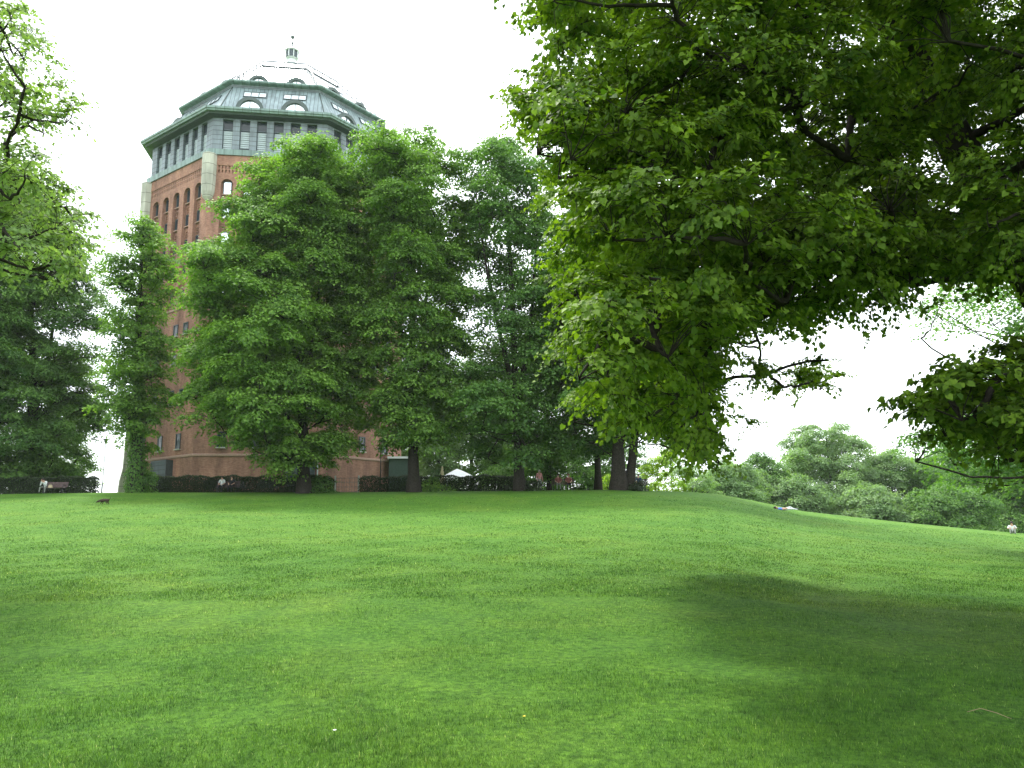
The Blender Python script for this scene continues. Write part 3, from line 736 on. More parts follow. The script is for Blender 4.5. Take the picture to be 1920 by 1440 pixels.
def octo(mb, r0, z0, r1, z1, m=0):
    f_ = lambda r, z: [Vector((r * math.cos(PHI + j * math.pi / 4), r * math.sin(PHI + j * math.pi / 4), z - TC.z)) for j in range(8)]
    mb.hexa(f_(r0, z0), f_(r1, z1), m)
la = MB(); octo(la, 0.8, 58.0, 0.48, 58.5); octo(la, 0.48, 58.5, 0.55, 58.95); octo(la, 0.55, 58.95, 0.78, 59.15); octo(la, 0.82, 60.1, 0.94, 60.2); octo(la, 0.80, 60.2, 0.42, 60.55); octo(la, 0.42, 60.55, 0.08, 60.85)
for j in range(8):
    a = PHI + j * math.pi / 4; la.tube([(0.76 * math.cos(a), 0.76 * math.sin(a), 59.15 - TC.z), (0.79 * math.cos(a), 0.79 * math.sin(a), 60.1 - TC.z)], 0.06, 5)
lo = la.build('lantern', M['whitemetal'], tower)
g = MB(); octo(g, 0.70, 59.16, 0.72, 60.09); g.build('pane', M['darkmetal'], lo)
fi = MB(); fi.tube([(0, 0, 60.8 - TC.z), (0, 0, 62.1 - TC.z)], [0.09, 0.03], 6)
for z, rr in ((61.35, .13), (62.2, .24)):
    pr = [(z + rr * math.sin(R(a)), max(0.02, rr * math.cos(R(a)))) for a in range(-90, 91, 20)]
    fi.tube([(0, 0, p[0] - TC.z) for p in pr], [p[1] for p in pr], 10)
fi.build('finial', M['verdigris'], tower, smooth=True)
# downpipe on the right hand corner
dp = MB(); c3 = corner(2, RB + 0.16, 0)
dp.tube([Vector((c3.x, c3.y, 2 - TC.z)), Vector((c3.x, c3.y, 7.4 - TC.z)), Vector((c3.x * 0.985, c3.y * 0.985, 7.8 - TC.z))], 0.07, 6); dp.build('downpipe', M['palepost'], tower)

# green annex beside the tower
p = W(752, 860, 88); gzz = gz(p[0], 88)
an = empty('annex', (p[0], 88, gzz), R(8), 'small dark green flat roofed annex behind the tower base', 'annex')
mb = MB(); mb.box(-1.3, 1.3, -2, 2, -1, 4.5); mb.build('wall', M['greenwall'], an)
mb = MB(); mb.box(-1.45, 1.45, -2.2, 2.2, 4.5, 4.72); mb.build('roof', M['white'], an)

# ------------------------------------------------------------------ hedges
HED = []
def hedge(px0, px1, Y, h, seed, label, dens=1050, wd=0.75):
    a, b = G(px0, Y), G(px1, Y); L = (b - a).length; n = int(L * dens * h); r = np.random.default_rng(seed)
    s = r.random(n); face = r.random(n)
    y = (r.random(n) - .5) * wd; z = r.random(n) * h
    y = np.where(face < .35, np.sign(y) * wd * .5 * (1 + r.normal(0, .07, n)), y); z = np.where(face > .8, h + r.normal(0, .03, n), z)
    x = s * L; lump = 0.07 * np.sin(x * 1.9 + seed) + 0.05 * np.sin(x * 4.7 + 2)
    z = z * (1 + lump / h); z = np.where(z < .12, z + .1 * r.random(n), z)
    e = np.minimum(x, L - x); z = np.where((e < .35) & (z > h - .4), z - .25 * (1 - e / .35), z)
    X = a.x + (b.x - a.x) * s; Yy = Y + y; Zg = GZ(X, np.full(n, Y)); Pp = np.stack([X, Yy, Zg + z], -1)
    N = np.stack([r.normal(0, .5, n), y * 2 + r.normal(0, .5, n), (z > h * .92) * 1.2 + r.normal(0, .4, n)], -1); T = r.normal(0, 1, (n, 3)) - np.array([0, 0, .5])
    V, F, per = leaves(Pp, N, T, .11 * (.6 + .7 * r.random(n)), 'kite')
    base = np.array([(a.x + b.x) / 2, Y, gz((a.x + b.x) / 2, Y)])
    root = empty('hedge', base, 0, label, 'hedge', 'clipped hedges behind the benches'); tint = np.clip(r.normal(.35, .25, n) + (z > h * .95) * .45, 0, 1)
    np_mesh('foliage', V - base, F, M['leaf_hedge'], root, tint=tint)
    st = []
    k = int(L / .22)
    for q in range(k):
        u = (q + .5) / k; xx = a.x + (b.x - a.x) * u; zg = gz(xx, Y); hh = h * (.8 + .1 * r.random())
        st.append((np.array([[xx, Y, zg - .1], [xx + r.normal(0, .08), Y + r.normal(0, .1), zg + hh * .5], [xx + r.normal(0, .12), Y + r.normal(0, .12), zg + hh]]) - base, np.array([.03, .02, .01])))
    V, F = tubes(st, 4); np_mesh('stems', V, F, M['bark'], root)
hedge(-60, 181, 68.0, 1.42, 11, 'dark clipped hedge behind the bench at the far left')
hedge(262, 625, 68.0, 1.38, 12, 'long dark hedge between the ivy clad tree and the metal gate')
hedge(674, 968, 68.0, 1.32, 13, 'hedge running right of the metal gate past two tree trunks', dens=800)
# gate
ga, gb = G(628, 68), G(672, 68)
gate = empty('garden_gate', ga, 0, 'low metal lattice gate in the gap between hedges', 'gate')
L = gb.x - ga.x
for x in (0, L):
    mb = MB(); mb.box(x - .05, x + .05, -.05, .05, -.2, 1.45); mb.build('post', M['palepost'], gate)
mb = MB()
for i in range(9): x = .12 + (L - .24) * i / 8; mb.tube([(x, 0, .1), (x, 0, 1.25)], .012, 4)
for z in (.1, .5, .9, 1.25): mb.tube([(.06, 0, z), (L - .06, 0, z)], .018, 4)
mb.build('lattice', M['darkmetal'], gate)

# ------------------------------------------------------------------ benches
def make_bench():
    t = empty('park_bench', (0, 0, 0), 0)
    mb = MB()
    for i in range(4): mb.box(-.95, .95, -.42 + i * .115, -.325 + i * .115, .43, .465)
    mb.build('seat', M['wood'], t)
    mb = MB()
    for i in range(4):
        y = .05 + i * .035; z = .52 + i * .11
        mb.hexa([(-.95, y, z), (.95, y, z), (.95, y + .03, z), (-.95, y + .03, z)], [(-.95, y + .03, z + .09), (.95, y + .03, z + .09), (.95, y + .06, z + .09), (-.95, y + .06, z + .09)])
    mb.build('backrest', M['wood'], t)
    for sx in (-.8, .8):
        mb = MB(); mb.tube([(sx, -.40, -.02), (sx, -.36, .43), (sx, .04, .42), (sx, .22, .98)], .028, 5)
        mb.tube([(sx, .02, .42), (sx, .12, -.02)], .028, 5); mb.tube([(sx, -.38, .43), (sx, -.36, .66), (sx, .08, .66)], .022, 5); mb.build('leg', M['iron'], t)
    return t
def copy_tree(o, parent=None):
    c = o.copy(); COL.objects.link(c); c.parent = parent
    for ch in list(o.children): copy_tree(ch, c)
    return c
BG = 'park benches along the hedge'
bench0 = make_bench(); bspots = []
for i, (px, Y, rz, lab) in enumerate([(103, 66.4, 0, 'dark wooden bench under the hunched man in white at far left'), (427, 66.4, 0, 'dark bench under the pair by the long hedge'),
        (1056, 66.2, 0, 'dark bench under the two people in dull red under the trees'), (1193, 66.4, -20, 'dark bench beside the thick double trunk')]):
    o = bench0 if i == 0 else copy_tree(bench0)
    g_ = G(px, Y); o.location = g_; o.rotation_euler = (0, 0, R(rz)); tag(o, lab, 'bench', BG); bspots.append((g_, R(rz)))

# ------------------------------------------------------------------ people and dog
def skin_body(name, J, E, mats, seg_mat, loc, rz, parent=None):
    """J: joint -> (x,y,z,r); E: edges; one continuous skinned surface; faces take the material of the nearest bone"""
    names = list(J); idx = {n: i for i, n in enumerate(names)}
    me = bpy.data.meshes.new(name + '_cage'); me.from_pydata([J[n][:3] for n in names], [(idx[a], idx[b]) for a, b in E], [])
    o = bpy.data.objects.new(name, me); COL.objects.link(o)
    md = o.modifiers.new('skin', 'SKIN'); md.use_smooth_shade = True
    if not me.skin_vertices: me.attributes  # created with the modifier
    bpy.context.view_layer.objects.active = o
    if not me.skin_vertices:
        bpy.ops.mesh.customdata_skin_add()
    for i, n in enumerate(names):
        rr = J[n][3]; me.skin_vertices[0].data[i].radius = (rr, rr) if len(J[n]) < 5 else (J[n][3], J[n][4]); me.skin_vertices[0].data[i].use_root = (i == 0)
    sb = o.modifiers.new('sub', 'SUBSURF'); sb.levels = 1; sb.render_levels = 1
    dg = bpy.context.evaluated_depsgraph_get(); ev = o.evaluated_get(dg); nm = bpy.data.meshes.new_from_object(ev)
    o.modifiers.clear(); o.data = nm; bpy.data.meshes.remove(me)
    nm.materials.clear()
    for m in mats: nm.materials.append(m)
    segs = [(np.array(J[a][:3], float), np.array(J[b][:3], float), seg_mat.get((a, b), seg_mat.get(b, 0))) for a, b in E]
    for p in nm.polygons:
        c = np.array(p.center); best = (9, 0)
        for a, b, m in segs:
            d = b - a; t = np.clip(np.dot(c - a, d) / max(1e-9, np.dot(d, d)), 0, 1); q = np.linalg.norm(c - a - d * t)
            if q < best[0]: best = (q, m)
        p.material_index = best[1]; p.use_smooth = True
    o.location = loc; o.rotation_euler = (0, 0, rz)
    if parent: o.parent = parent
    return o
def person(loc, rz, pose, label, shirt, trousers, hair, group=None, hat=None):
    """facing -Y. joints set by pose; five-fingered hands"""
    S = {}
    if pose == 'stand':
        S = dict(pel=(0, 0, .95), spine=(0, .01, 1.12), chest=(0, 0, 1.33), neck=(0, 0, 1.50), head=(0, -.02, 1.60), crown=(0, -.01, 1.70),
                 shL=(.19, 0, 1.42), elL=(.26, .03, 1.14), wrL=(.25, -.06, .90), shR=(-.19, 0, 1.42), elR=(-.27, .02, 1.14), wrR=(-.25, -.08, .89),
                 hiL=(.09, 0, .90), knL=(.11, -.03, .49), anL=(.11, .02, .09), hiR=(-.09, 0, .90), knR=(-.12, -.05, .49), anR=(-.13, .0, .09))
    elif pose == 'sit':
        S = dict(pel=(0, 0, .54), spine=(0, .03, .70), chest=(0, .02, .93), neck=(0, 0, 1.10), head=(0, -.03, 1.21), crown=(0, -.02, 1.31),
                 shL=(.19, 0, 1.02), elL=(.25, -.06, .76), wrL=(.16, -.30, .66), shR=(-.19, 0, 1.02), elR=(-.25, -.06, .76), wrR=(-.14, -.30, .66),
                 hiL=(.10, -.03, .52), knL=(.13, -.44, .50), anL=(.14, -.44, .08), hiR=(-.10, -.03, .52), knR=(-.12, -.44, .50), anR=(-.12, -.40, .08))
    elif pose == 'hunch':
        S = dict(pel=(0, 0, .54), spine=(0, -.08, .70), chest=(-.02, -.22, .88), neck=(-.04, -.31, 1.02), head=(-.06, -.38, 1.10), crown=(-.07, -.36, 1.20),
                 shL=(.18, -.20, .97), elL=(.20, -.38, .68), wrL=(.04, -.50, .90), shR=(-.20, -.22, .96), elR=(-.22, -.42, .64), wrR=(-.10, -.50, .98),
                 hiL=(.10, -.03, .52), knL=(.20, -.44, .50), anL=(.20, -.46, .08), hiR=(-.10, -.03, .52), knR=(-.22, -.42, .50), anR=(-.26, -.44, .08))
    elif pose == 'lie':
        S = dict(pel=(0, 0, .12), spine=(-.17, 0, .14), chest=(-.40, 0, .16), neck=(-.57, 0, .18), head=(-.68, 0, .22), crown=(-.78, 0, .22),
                 shL=(-.50, .18, .13), elL=(-.62, .30, .08), wrL=(-.78, .16, .10), shR=(-.50, -.18, .13), elR=(-.3, -.27, .08), wrR=(-.06, -.22, .14),
                 hiL=(.06, .09, .11), knL=(.44, .12, .26), anL=(.80, .12, .07), hiR=(.06, -.09, .11), knR=(.47, -.11, .12), anR=(.88, -.12, .07))
    elif pose == 'ground':
        S = dict(pel=(0, 0, .13), spine=(0, .04, .28), chest=(0, .05, .50), neck=(0, .02, .67), head=(0, -.02, .78), crown=(0, -.01, .88),
                 shL=(.19, .03, .59), elL=(.27, -.10, .40), wrL=(.16, -.34, .44), shR=(-.19, .03, .59), elR=(-.27, -.10, .40), wrR=(-.16, -.34, .44),
                 hiL=(.10, -.04, .12), knL=(.17, -.40, .46), anL=(.14, -.62, .07), hiR=(-.10, -.04, .12), knR=(-.15, -.40, .46), anR=(-.14, -.60, .07))
    rad = dict(pel=(.15, .12), spine=(.135, .10), chest=(.165, .115), neck=(.058, .058), head=(.083, .095), crown=(.062, .07), shL=(.072, .07), shR=(.072, .07), elL=(.045,) * 2, elR=(.045,) * 2,
               wrL=(.029, .029), wrR=(.029, .029), hiL=(.098, .09), hiR=(.098, .09), knL=(.062,) * 2, knR=(.062,) * 2, anL=(.042,) * 2, anR=(.042,) * 2)
    J = {k: tuple(v) + rad[k] for k, v in S.items()}
    E = [('pel', 'spine'), ('spine', 'chest'), ('chest', 'neck'), ('neck', 'head'), ('head', 'crown')]
    for s in 'LR': E += [('chest', 'sh' + s), ('sh' + s, 'el' + s), ('el' + s, 'wr' + s), ('pel', 'hi' + s), ('hi' + s, 'kn' + s), ('kn' + s, 'an' + s)]
    H = Vector(S['head']); face = Vector((0, -1, 0)) if pose != 'lie' else Vector((0, -.3, 1)).normalized()
    J['nose'] = tuple(H + face * .10 + Vector((0, 0, .0))) + (.018, .018); E.append(('head', 'nose'))
    for s, sg in (('L', 1), ('R', -1)):
        an = Vector(S['an' + s]); kn = Vector(S['kn' + s]); J['to' + s] = tuple(an + (Vector((0, -.17, -.045)) if pose != 'lie' else Vector((.06, -.02 * sg, .12)))) + (.035, .035); E.append(('an' + s, 'to' + s))
        wr = Vector(S['wr' + s]); d = (wr - Vector(S['el' + s])).normalized(); side = d.cross(Vector((0, -1, .2))).normalized()
        pm = wr + d * .075; J['pa' + s] = tuple(pm) + (.034, .016); E.append(('wr' + s, 'pa' + s))
        for q, (o, l) in enumerate(((-.03, .062), (-.01, .075), (.011, .07), (.031, .055))):
            k1 = pm + side * o + d * .03; k2 = k1 + (d + Vector((0, -.35, -.1))) * l
            J['k%d%s' % (q, s)] = tuple(k1) + (.009, .009); J['f%d%s' % (q, s)] = tuple(k2) + (.007, .007); E += [('pa' + s, 'k%d%s' % (q, s)), ('k%d%s' % (q, s), 'f%d%s' % (q, s))]
        th = wr + d * .03 - side * .05; J['th' + s] = tuple(th + d * .03) + (.010, .010); E.append(('wr' + s, 'th' + s))
    sm = {}
    for a, b in E:
        if b in ('spine', 'chest') or b[:2] in ('sh', 'el'): sm[(a, b)] = 1
        elif b[:2] in ('hi', 'kn', 'an'): sm[(a, b)] = 2
        elif b[:2] == 'to': sm[(a, b)] = 3
        elif b[:2] == 'wr': sm[(a, b)] = 1 if pose in ('stand', 'hunch') else 0
        else: sm[(a, b)] = 0
    o = skin_body('person', J, E, [M['skin'], shirt, trousers, M['iron']], sm, loc, rz)
    tag(o, label, 'person', group)
    # hair cap with a little thickness
    ax = (Vector(S['crown']) - Vector(S['neck'])).normalized(); bk = -face; hm = MB(); c = H + ax * .035 + bk * .012
    sd_ = ax.cross(bk).normalized(); bk = sd_.cross(ax).normalized(); n1, n2 = 6, 12; rings = []
    for i in range(n1 + 1):
        th = math.pi * .62 * i / n1
        rings.append([c + ax * (.125 * math.cos(th)) + (sd_ * math.cos(a) * .098 + bk * (math.sin(a) * .115 + .012)) * max(.02, math.sin(th)) - ax * (.05 * max(0, math.sin(a)) * (i / n1)) for a in [2 * math.pi * j / n2 for j in range(n2)]])
    for i in range(n1):
        for j in range(n2): q = (j + 1) % n2; hm.face([rings[i][j], rings[i + 1][j], rings[i + 1][q], rings[i][q]])
    hm.build('hair', hair, o, smooth=True)
    return o
def cloth(name, c): return plain(name, c, .85, var=.12, scale=12)
K = dict(white=cloth('white_cloth', (.62, .66, .66)), greyg=cloth('grey_green_trousers', (.20, .22, .19)), pink=cloth('pink_cloth', (.75, .34, .38)), lgrey=cloth('pale_trousers', (.34, .36, .33)),
         black=cloth('black_cloth', (.02, .022, .028)), rust=cloth('dull_red_cloth', (.28, .09, .09)), navy=cloth('navy_cloth', (.035, .06, .15)), blue=cloth('blue_cloth', (.12, .22, .62)),
         hdark=plain('dark_hair', (.025, .018, .014), .6), hgrey=plain('grey_hair', (.42, .40, .36), .7), hbrown=plain('brown_hair', (.09, .05, .03), .6), hred=plain('reddish_hair', (.20, .07, .05), .6))
def on_bench(i, dx, pose, *a, **k):
    g_, rz = bspots[i]; off = Matrix.Rotation(rz, 3, 'Z') @ Vector((dx, -.16, 0)); return person(g_ + off, rz, pose, *a, **k)
on_bench(0, -1.02 + .3, 'hunch', 'man in white shirt hunched over on the left bench, hands at his face', K['white'], K['greyg'], K['hdark'])
on_bench(1, -.45, 'sit', 'person in white sitting at the left end of the bench by the long hedge', K['white'], K['black'], K['hdark'])
on_bench(1, .35, 'sit', 'person in black with bare knees sitting beside one in white', K['black'], K['black'], K['hbrown'])
g_ = G(1012, 67.0); person(g_, R(25), 'stand', 'grey haired man in pink shirt standing under the trees', K['pink'], K['lgrey'], K['hgrey'])
on_bench(2, -.40, 'sit', 'seated person in dull red shirt, nearer the man in pink', K['rust'], K['greyg'], K['hdark'])
on_bench(2, .45, 'sit', 'seated person in dull red top, nearer the thick double trunk', K['rust'], K['black'], K['hred'])
on_bench(3, .25, 'sit', 'person in dark blue sitting right beside the thick double trunk', K['navy'], K['black'], K['hdark'])
g_ = G(1472, 57.5); g_.z = gz(g_.x, g_.y); person(g_, R(6), 'lie', 'person in blue lying on the brow of the lawn', K['blue'], K['white'], K['hdark'])
g_ = G(1899, 60.0); person(g_, R(-30), 'ground', 'person in pale shirt sitting on the grass at the far right', K['white'], K['greyg'], K['hdark'])
# bag and bottle
g_ = bspots[0][0]; mb = MB(); mb.hexa([(-.17, -.1, 0), (.17, -.1, 0), (.17, .1, 0), (-.17, .1, 0)], [(-.12, -.06, .24), (.10, -.06, .22), (.10, .06, .22), (-.12, .06, .24)])
mb.tube([(-.07, 0, .22), (-.03, 0, .32), (.04, 0, .31), (.06, 0, .21)], .012, 5)
bo_ = mb.build('bag', M['beige'], None); bo_.location = g_ + Vector((-.30, -.2, .467)); tag(bo_, 'small beige bag on the bench beside the hunched man', 'bag')

# dog sniffing the grass, head to the left
dogm = plain('dog_fur', (.035, .024, .016), .9, var=.5, scale=16)
DJ = dict(rump=(.26, 0, .33, .125, .135), loin=(.10, 0, .34, .125, .13), chest=(-.14, 0, .33, .14, .16), neck=(-.30, 0, .33, .10, .10), head=(-.44, 0, .27, .095, .10), muz=(-.56, 0, .18, .05, .05), nose=(-.61, 0, .15, .03, .03),
          earL=(-.40, .07, .22, .022, .022), eatL=(-.41, .085, .14, .018, .018), earR=(-.40, -.07, .22, .022, .022), eatR=(-.41, -.085, .14, .018, .018),
          t1=(.38, 0, .40, .026, .026), t2=(.45, 0, .52, .017, .017), t3=(.44, 0, .62, .010, .010))
DE = [('rump', 'loin'), ('loin', 'chest'), ('chest', 'neck'), ('neck', 'head'), ('head', 'muz'), ('muz', 'nose'), ('head', 'earL'), ('earL', 'eatL'), ('head', 'earR'), ('earR', 'eatR'), ('rump', 't1'), ('t1', 't2'), ('t2', 't3')]
for s, y, dx in (('L', .075, .05), ('R', -.075, -.05)):
    DJ.update({'sh' + s: (-.17 + dx * .5, y, .24, .065, .065), 'el' + s: (-.14 + dx, y, .16, .045, .045), 'wr' + s: (-.18 + dx, y, .075, .032, .032), 'pw' + s: (-.21 + dx, y, .02, .028, .02),
               'th' + s: (.24 + dx * .5, y, .25, .07, .07), 'st' + s: (.17 + dx, y, .17, .055, .055), 'hk' + s: (.29 + dx, y, .11, .034, .034), 'pb' + s: (.25 + dx, y, .02, .028, .02)})
    DE += [('chest', 'sh' + s), ('sh' + s, 'el' + s), ('el' + s, 'wr' + s), ('wr' + s, 'pw' + s), ('rump', 'th' + s), ('th' + s, 'st' + s), ('st' + s, 'hk' + s), ('hk' + s, 'pb' + s)]
g_ = G(195, 50.0); 
dog = skin_body('dog', DJ, DE, [dogm], {}, g_ + Vector((0, 0, .01)), R(12)); dog.scale = (.78,) * 3; tag(dog, 'small dark brown dog sniffing the grass with its tail up', 'dog')

# ------------------------------------------------------------------ lamps, tents, parasol
def lamp(px, Y, ht, label, post, head='dish'):
    g_ = G(px, Y); t = empty('street_lamp', g_, 0, label, 'street lamp')
    mb = MB(); mb.tube([(0, 0, -.2), (0, 0, .7), (0, 0, .75), (0, 0, ht - .45)], [.075, .07, .05, .04], 8); mb.build('post', post, t, smooth=True)
    mb = MB(); mb.tube([(0, 0, ht - .5), (0, 0, ht - .32), (0, 0, ht - .12)], [.09, .16, .19], 12); mb.build('lamp_glass', M['palepost'], t, smooth=True)
    mb = MB(); mb.tube([(0, 0, ht - .12), (0, 0, ht - .08), (0, 0, ht)], [.36, .34, .05], 16); mb.build('lamp_shade', M['darkmetal'], t, smooth=False)
lamp(190, 78, W(190, 822, 78)[2] - gz(W(190, 822, 78)[0], 78), 'lone street lamp in the bright gap left of the tower', M['palepost'])  # overexposed wash put into the post as a pale colour
lamp(713, 71, W(713, 838, 71)[2] - gz(W(713, 838, 71)[0], 71), 'dark street lamp post before the tower right of its grey door', M['iron'])
g_ = G(190, 70); mb = MB(); mb.tube([(0, 0, -.1), (0, 0, .9), (.0, 0, .95)], [.05, .05, .03], 6); bo_ = mb.build('bollard', M['darkmetal'], None); bo_.location = g_; tag(bo_, 'thin dark bollard in the gap between hedges under the lone lamp', 'bollard')
def tent(px, top_py, Y, wd, rise, label, rz=0):
    top = W(px, top_py, Y); g0 = gz(top[0], Y); t = empty('tent', (top[0], Y, g0), R(rz), label, 'tent', 'white pavilion tents behind the hedges'); H = top[2] - g0; h = H - rise; a = wd / 2
    mb = MB(); n = 6
    prof = [(a * (1 - (i / n)) ** .85, h + rise * (i / n)) for i in range(n + 1)]
    for (r0, z0), (r1, z1) in zip(prof, prof[1:]):
        c0_ = [(-r0, -r0, z0), (r0, -r0, z0), (r0, r0, z0), (-r0, r0, z0)]; c1_ = [(-r1, -r1, z1), (r1, -r1, z1), (r1, r1, z1), (-r1, r1, z1)]
        for i in range(4): j = (i + 1) % 4; mb.face([c0_[i], c0_[j], c1_[j], c1_[i]])
    for x0, y0, x1, y1 in ((-a, -a, a, -a), (a, -a, a, a), (a, a, -a, a), (-a, a, -a, -a)): mb.face([(x0, y0, h - .25), (x1, y1, h - .25), (x1, y1, h), (x0, y0, h)])
    mb.build('canopy', M['white'], t)
    for x, y in ((-a, -a), (a, -a), (a, a), (-a, a)):
        mb = MB(); mb.tube([(x * .985, y * .985, -.5), (x * .985, y * .985, h)], .04, 6); mb.build('pole', M['whitemetal'], t)
tent(30, 881, 84, 3.4, 1.0, 'pointed white tent above the far left hedge', 25)
tent(-8, 889, 80, 3.0, .8, 'low white tent cut by the left edge of the view', 10)
tent(857, 879, 82, 3.0, .95, 'white tent peak above the hedge right of the tower', 20)
top = W(829, 874, 80); g0 = gz(top[0], 80)
ps = empty('parasol', (top[0], 80, g0), 0, 'closed beige parasol beside the white tent', 'parasol')
H = top[2] - g0; mb = MB(); mb.tube([(0, 0, H - 1.9), (0, 0, H - 1.7), (0, 0, H - .7), (0, 0, H - .1), (0, 0, H)], [.14, .24, .17, .08, .02], 9); mb.build('canopy', M['beige'], ps)
mb = MB(); mb.tube([(0, 0, -.3), (0, 0, H - 1.6)], .035, 6); mb.build('pole', M['wood'], ps)

# ------------------------------------------------------------------ trees: the row
row_tree(255, 63.5, 398, [(.16, 1.2), (.25, 2.4), (.35, 2.9), (.6, 2.9), (.8, 2.8), (.92, 2.3), (1, 1.0)], 21, 75, 'slim ivy clad linden at the left corner of the tower', .45, top_px=268, nclump=11, br=(1.1, 1.7), ivy=5200, nleaf=110, clump_r=.85, lump=.3)
row_tree(570, 61.5, 284, [(.10, 4.2, -1.5), (.16, 6.8, -1.8), (.35, 7.8, -2.0), (.55, 7.9, -2.0), (.70, 6.8, -1.2), (.8, 5.6, 0), (.88, 5.2, .3), (.95, 4.7, .3), (1, 3.0, .2)], 22, 240, 'broad linden covering most of the brick tower', .42, top_px=565, group=ROW, nclump=13, nleaf=150, br=(1.1, 2.5), lump=.2, leaders=3)
row_tree(776, 62.0, 256, [(.15, 3.0), (.24, 4.6), (.45, 5.3), (.62, 5.4), (.78, 5.7), (.9, 5.3), (1, 3.0)], 23, 170, 'tall linden just right of the tower door with a thick bare trunk', .40, top_px=770, group=ROW, nclump=12, nleaf=135, br=(1.0, 2.4), lump=.36, leaders=4, fork=.28)
row_tree(975, 62.5, 264, [(.09, 3.6), (.2, 5.4), (.4, 5.4), (.55, 4.4), (.75, 4.8), (.9, 4.4), (1, 2.4)], 24, 150, 'linden with bare stems showing sky beside the big overhanging tree', .36, top_px=945, group=ROW, nclump=11, nleaf=120, br=(1.2, 1.9), lump=.35, leaders=5, fork=.25, mat='leaf_cool')
row_tree(1160, 62.5, 330, [(.14, 4.0), (.28, 6.4), (.5, 6.4), (.75, 5.8), (.9, 4.6), (1, 2)], 25, 140, 'thick double trunked linden at the right end of the row', .52, top_px=1150, group=ROW, nclump=12, nleaf=125, br=(1.5, 2.2), leaders=4, fork=.12, mat='leaf_cool')
row_tree(1178, 63.0, 420, [(.3, 2.5), (.5, 3.5), (.8, 3), (1, 1)], 26, 22, 'second trunk growing close behind the thick linden', .36, top_px=1230, nclump=10, nleaf=100, br=(1.3, 1.9), mat='leaf_cool')
row_tree(1122, 69, 480, [(.18, 3.0), (.4, 4.0), (.8, 3.2), (1, 1)], 27, 50, 'slender dark tree behind the hedge end, left of the double trunk', .28, nclump=10, nleaf=110, br=(1.4, 2.0), mat='leaf_cool')
row_tree(1030, 72, 560, [(.08, 3.0), (.4, 3.6), (.8, 2.8), (1, 1)], 28, 55, 'shaded young tree behind the man in pink', .2, nclump=10, nleaf=120, br=(1.4, 2.0), mat='leaf_cool')
# far left group
row_tree(62, 74, 340, [(.05, 4.2), (.2, 6.4), (.5, 7.0), (.75, 5.8), (.92, 3.6), (1, 1)], 31, 150, 'dark full crowned tree rising above the far left hedge', .5, top_px=55, nclump=12, nleaf=120, br=(1.6, 2.4), mat='leaf_cool', lump=.3, leaders=2)
row_tree(-110, 69, 300, [(.1, 4.5), (.3, 6.2), (.6, 6.2), (.85, 4.2), (1, 1)], 32, 110, 'dark tree cut by the left edge of the view', .5, nclump=12, nleaf=110, br=(1.7, 2.5), mat='leaf_cool')
row_tree(95, 92, 640, [(.04, 3.6), (.25, 4.6), (.6, 4.4), (.85, 2.6), (1, 1)], 33, 60, 'haze tinted tree behind the far left hedge beside the bright gap', .3, nclump=10, nleaf=110, br=(1.5, 2.1), mat='leaf_hazed')
# behind the row, right of the tower
BK = 'trees beyond the hedge right of the tower'
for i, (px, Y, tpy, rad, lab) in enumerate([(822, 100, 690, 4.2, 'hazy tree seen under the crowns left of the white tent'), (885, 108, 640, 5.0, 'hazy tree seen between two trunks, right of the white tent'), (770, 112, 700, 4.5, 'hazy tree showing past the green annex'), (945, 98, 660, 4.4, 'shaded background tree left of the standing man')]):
    row_tree(px, Y, tpy, [(.06, rad * .7), (.3, rad), (.65, rad * .95), (.88, rad * .6), (1, 1)], 40 + i, 55, lab, .3, nclump=9, nleaf=80, br=(1.6, 2.3), mat='leaf_hazed' if i < 3 else 'leaf_cool', group=BK, lsize=.24)
# sunlit bushes right of the double trunk
def bush(px, top_py, Y, rad, seed, label, mat, nb=14, **kw):
    b = G(px, Y); h = W(px, top_py, Y)[2] - b[2]
    bo = envelope(b, h, [(.05, rad * .8), (.3, rad), (.7, rad * .85), (1, .6)], seed, nb, br=(.6, 1.1))
    return tree('bush', label, b, h * .7, .08, bo, M[mat], seed, nclump=34, nleaf=80, clump_r=.5, lsize=.14, cat='bush', fork=.1, **kw)
bush(1235, 850, 74, 2.3, 51, 'bright yellow green bush right of the double trunk', 'leaf_yellow')
bush(1140, 892, 73, .8, 52, 'small bright bush glimpsed between the slender tree and double trunk', 'leaf_yellow', 6)
bush(1300, 862, 80, 3.0, 53, 'pale leafy bush where the lawn starts to drop', 'leaf_hazed')
bush(1195, 903, 62.5, .9, 54, 'low dark shoots at the foot of the double trunk', 'leaf_hedge', 8)
bush(600, 893, 62.6, 1.3, 55, 'leafy shoots at the foot of the broad linden', 'leaf_cool', 8)
bush(808, 900, 63.0, 1.2, 56, 'leafy shoots at the foot of the tall linden', 'leaf_row', 8)
bush(985, 898, 63.0, 1.0, 57, 'dark shoots at the foot of the linden near the standing man', 'leaf_hedge', 7)
bush(262, 872, 64.3, 1.1, 58, 'ivy mound at the foot of the slim tree', 'leaf_cool', 9)
SH = 'dark shrubs behind the people under the trees'
for i, (px, Y, tpy, rad, lab) in enumerate([(1000, 80, 812, 2.8, 'dark shrub directly behind the man in pink'), (1062, 82, 800, 3.0, 'dark shrub behind the bench of the two in red'), (1112, 79, 822, 2.4, 'dark shrub between the slender tree and the bench of the two in red'),
        (955, 84, 820, 2.8, 'dark shrub behind the right end of the hedge'), (1165, 86, 800, 3.2, 'dark shrub behind the double trunk')]):
    bush(px, tpy, Y, rad * 1.25, 90 + i, lab, 'leaf_cool', 48, group=SH)
bush(1262, 818, 84, 3.2, 96, 'tall yellow green shrub catching light right of the double trunk', 'leaf_yellow', 22)
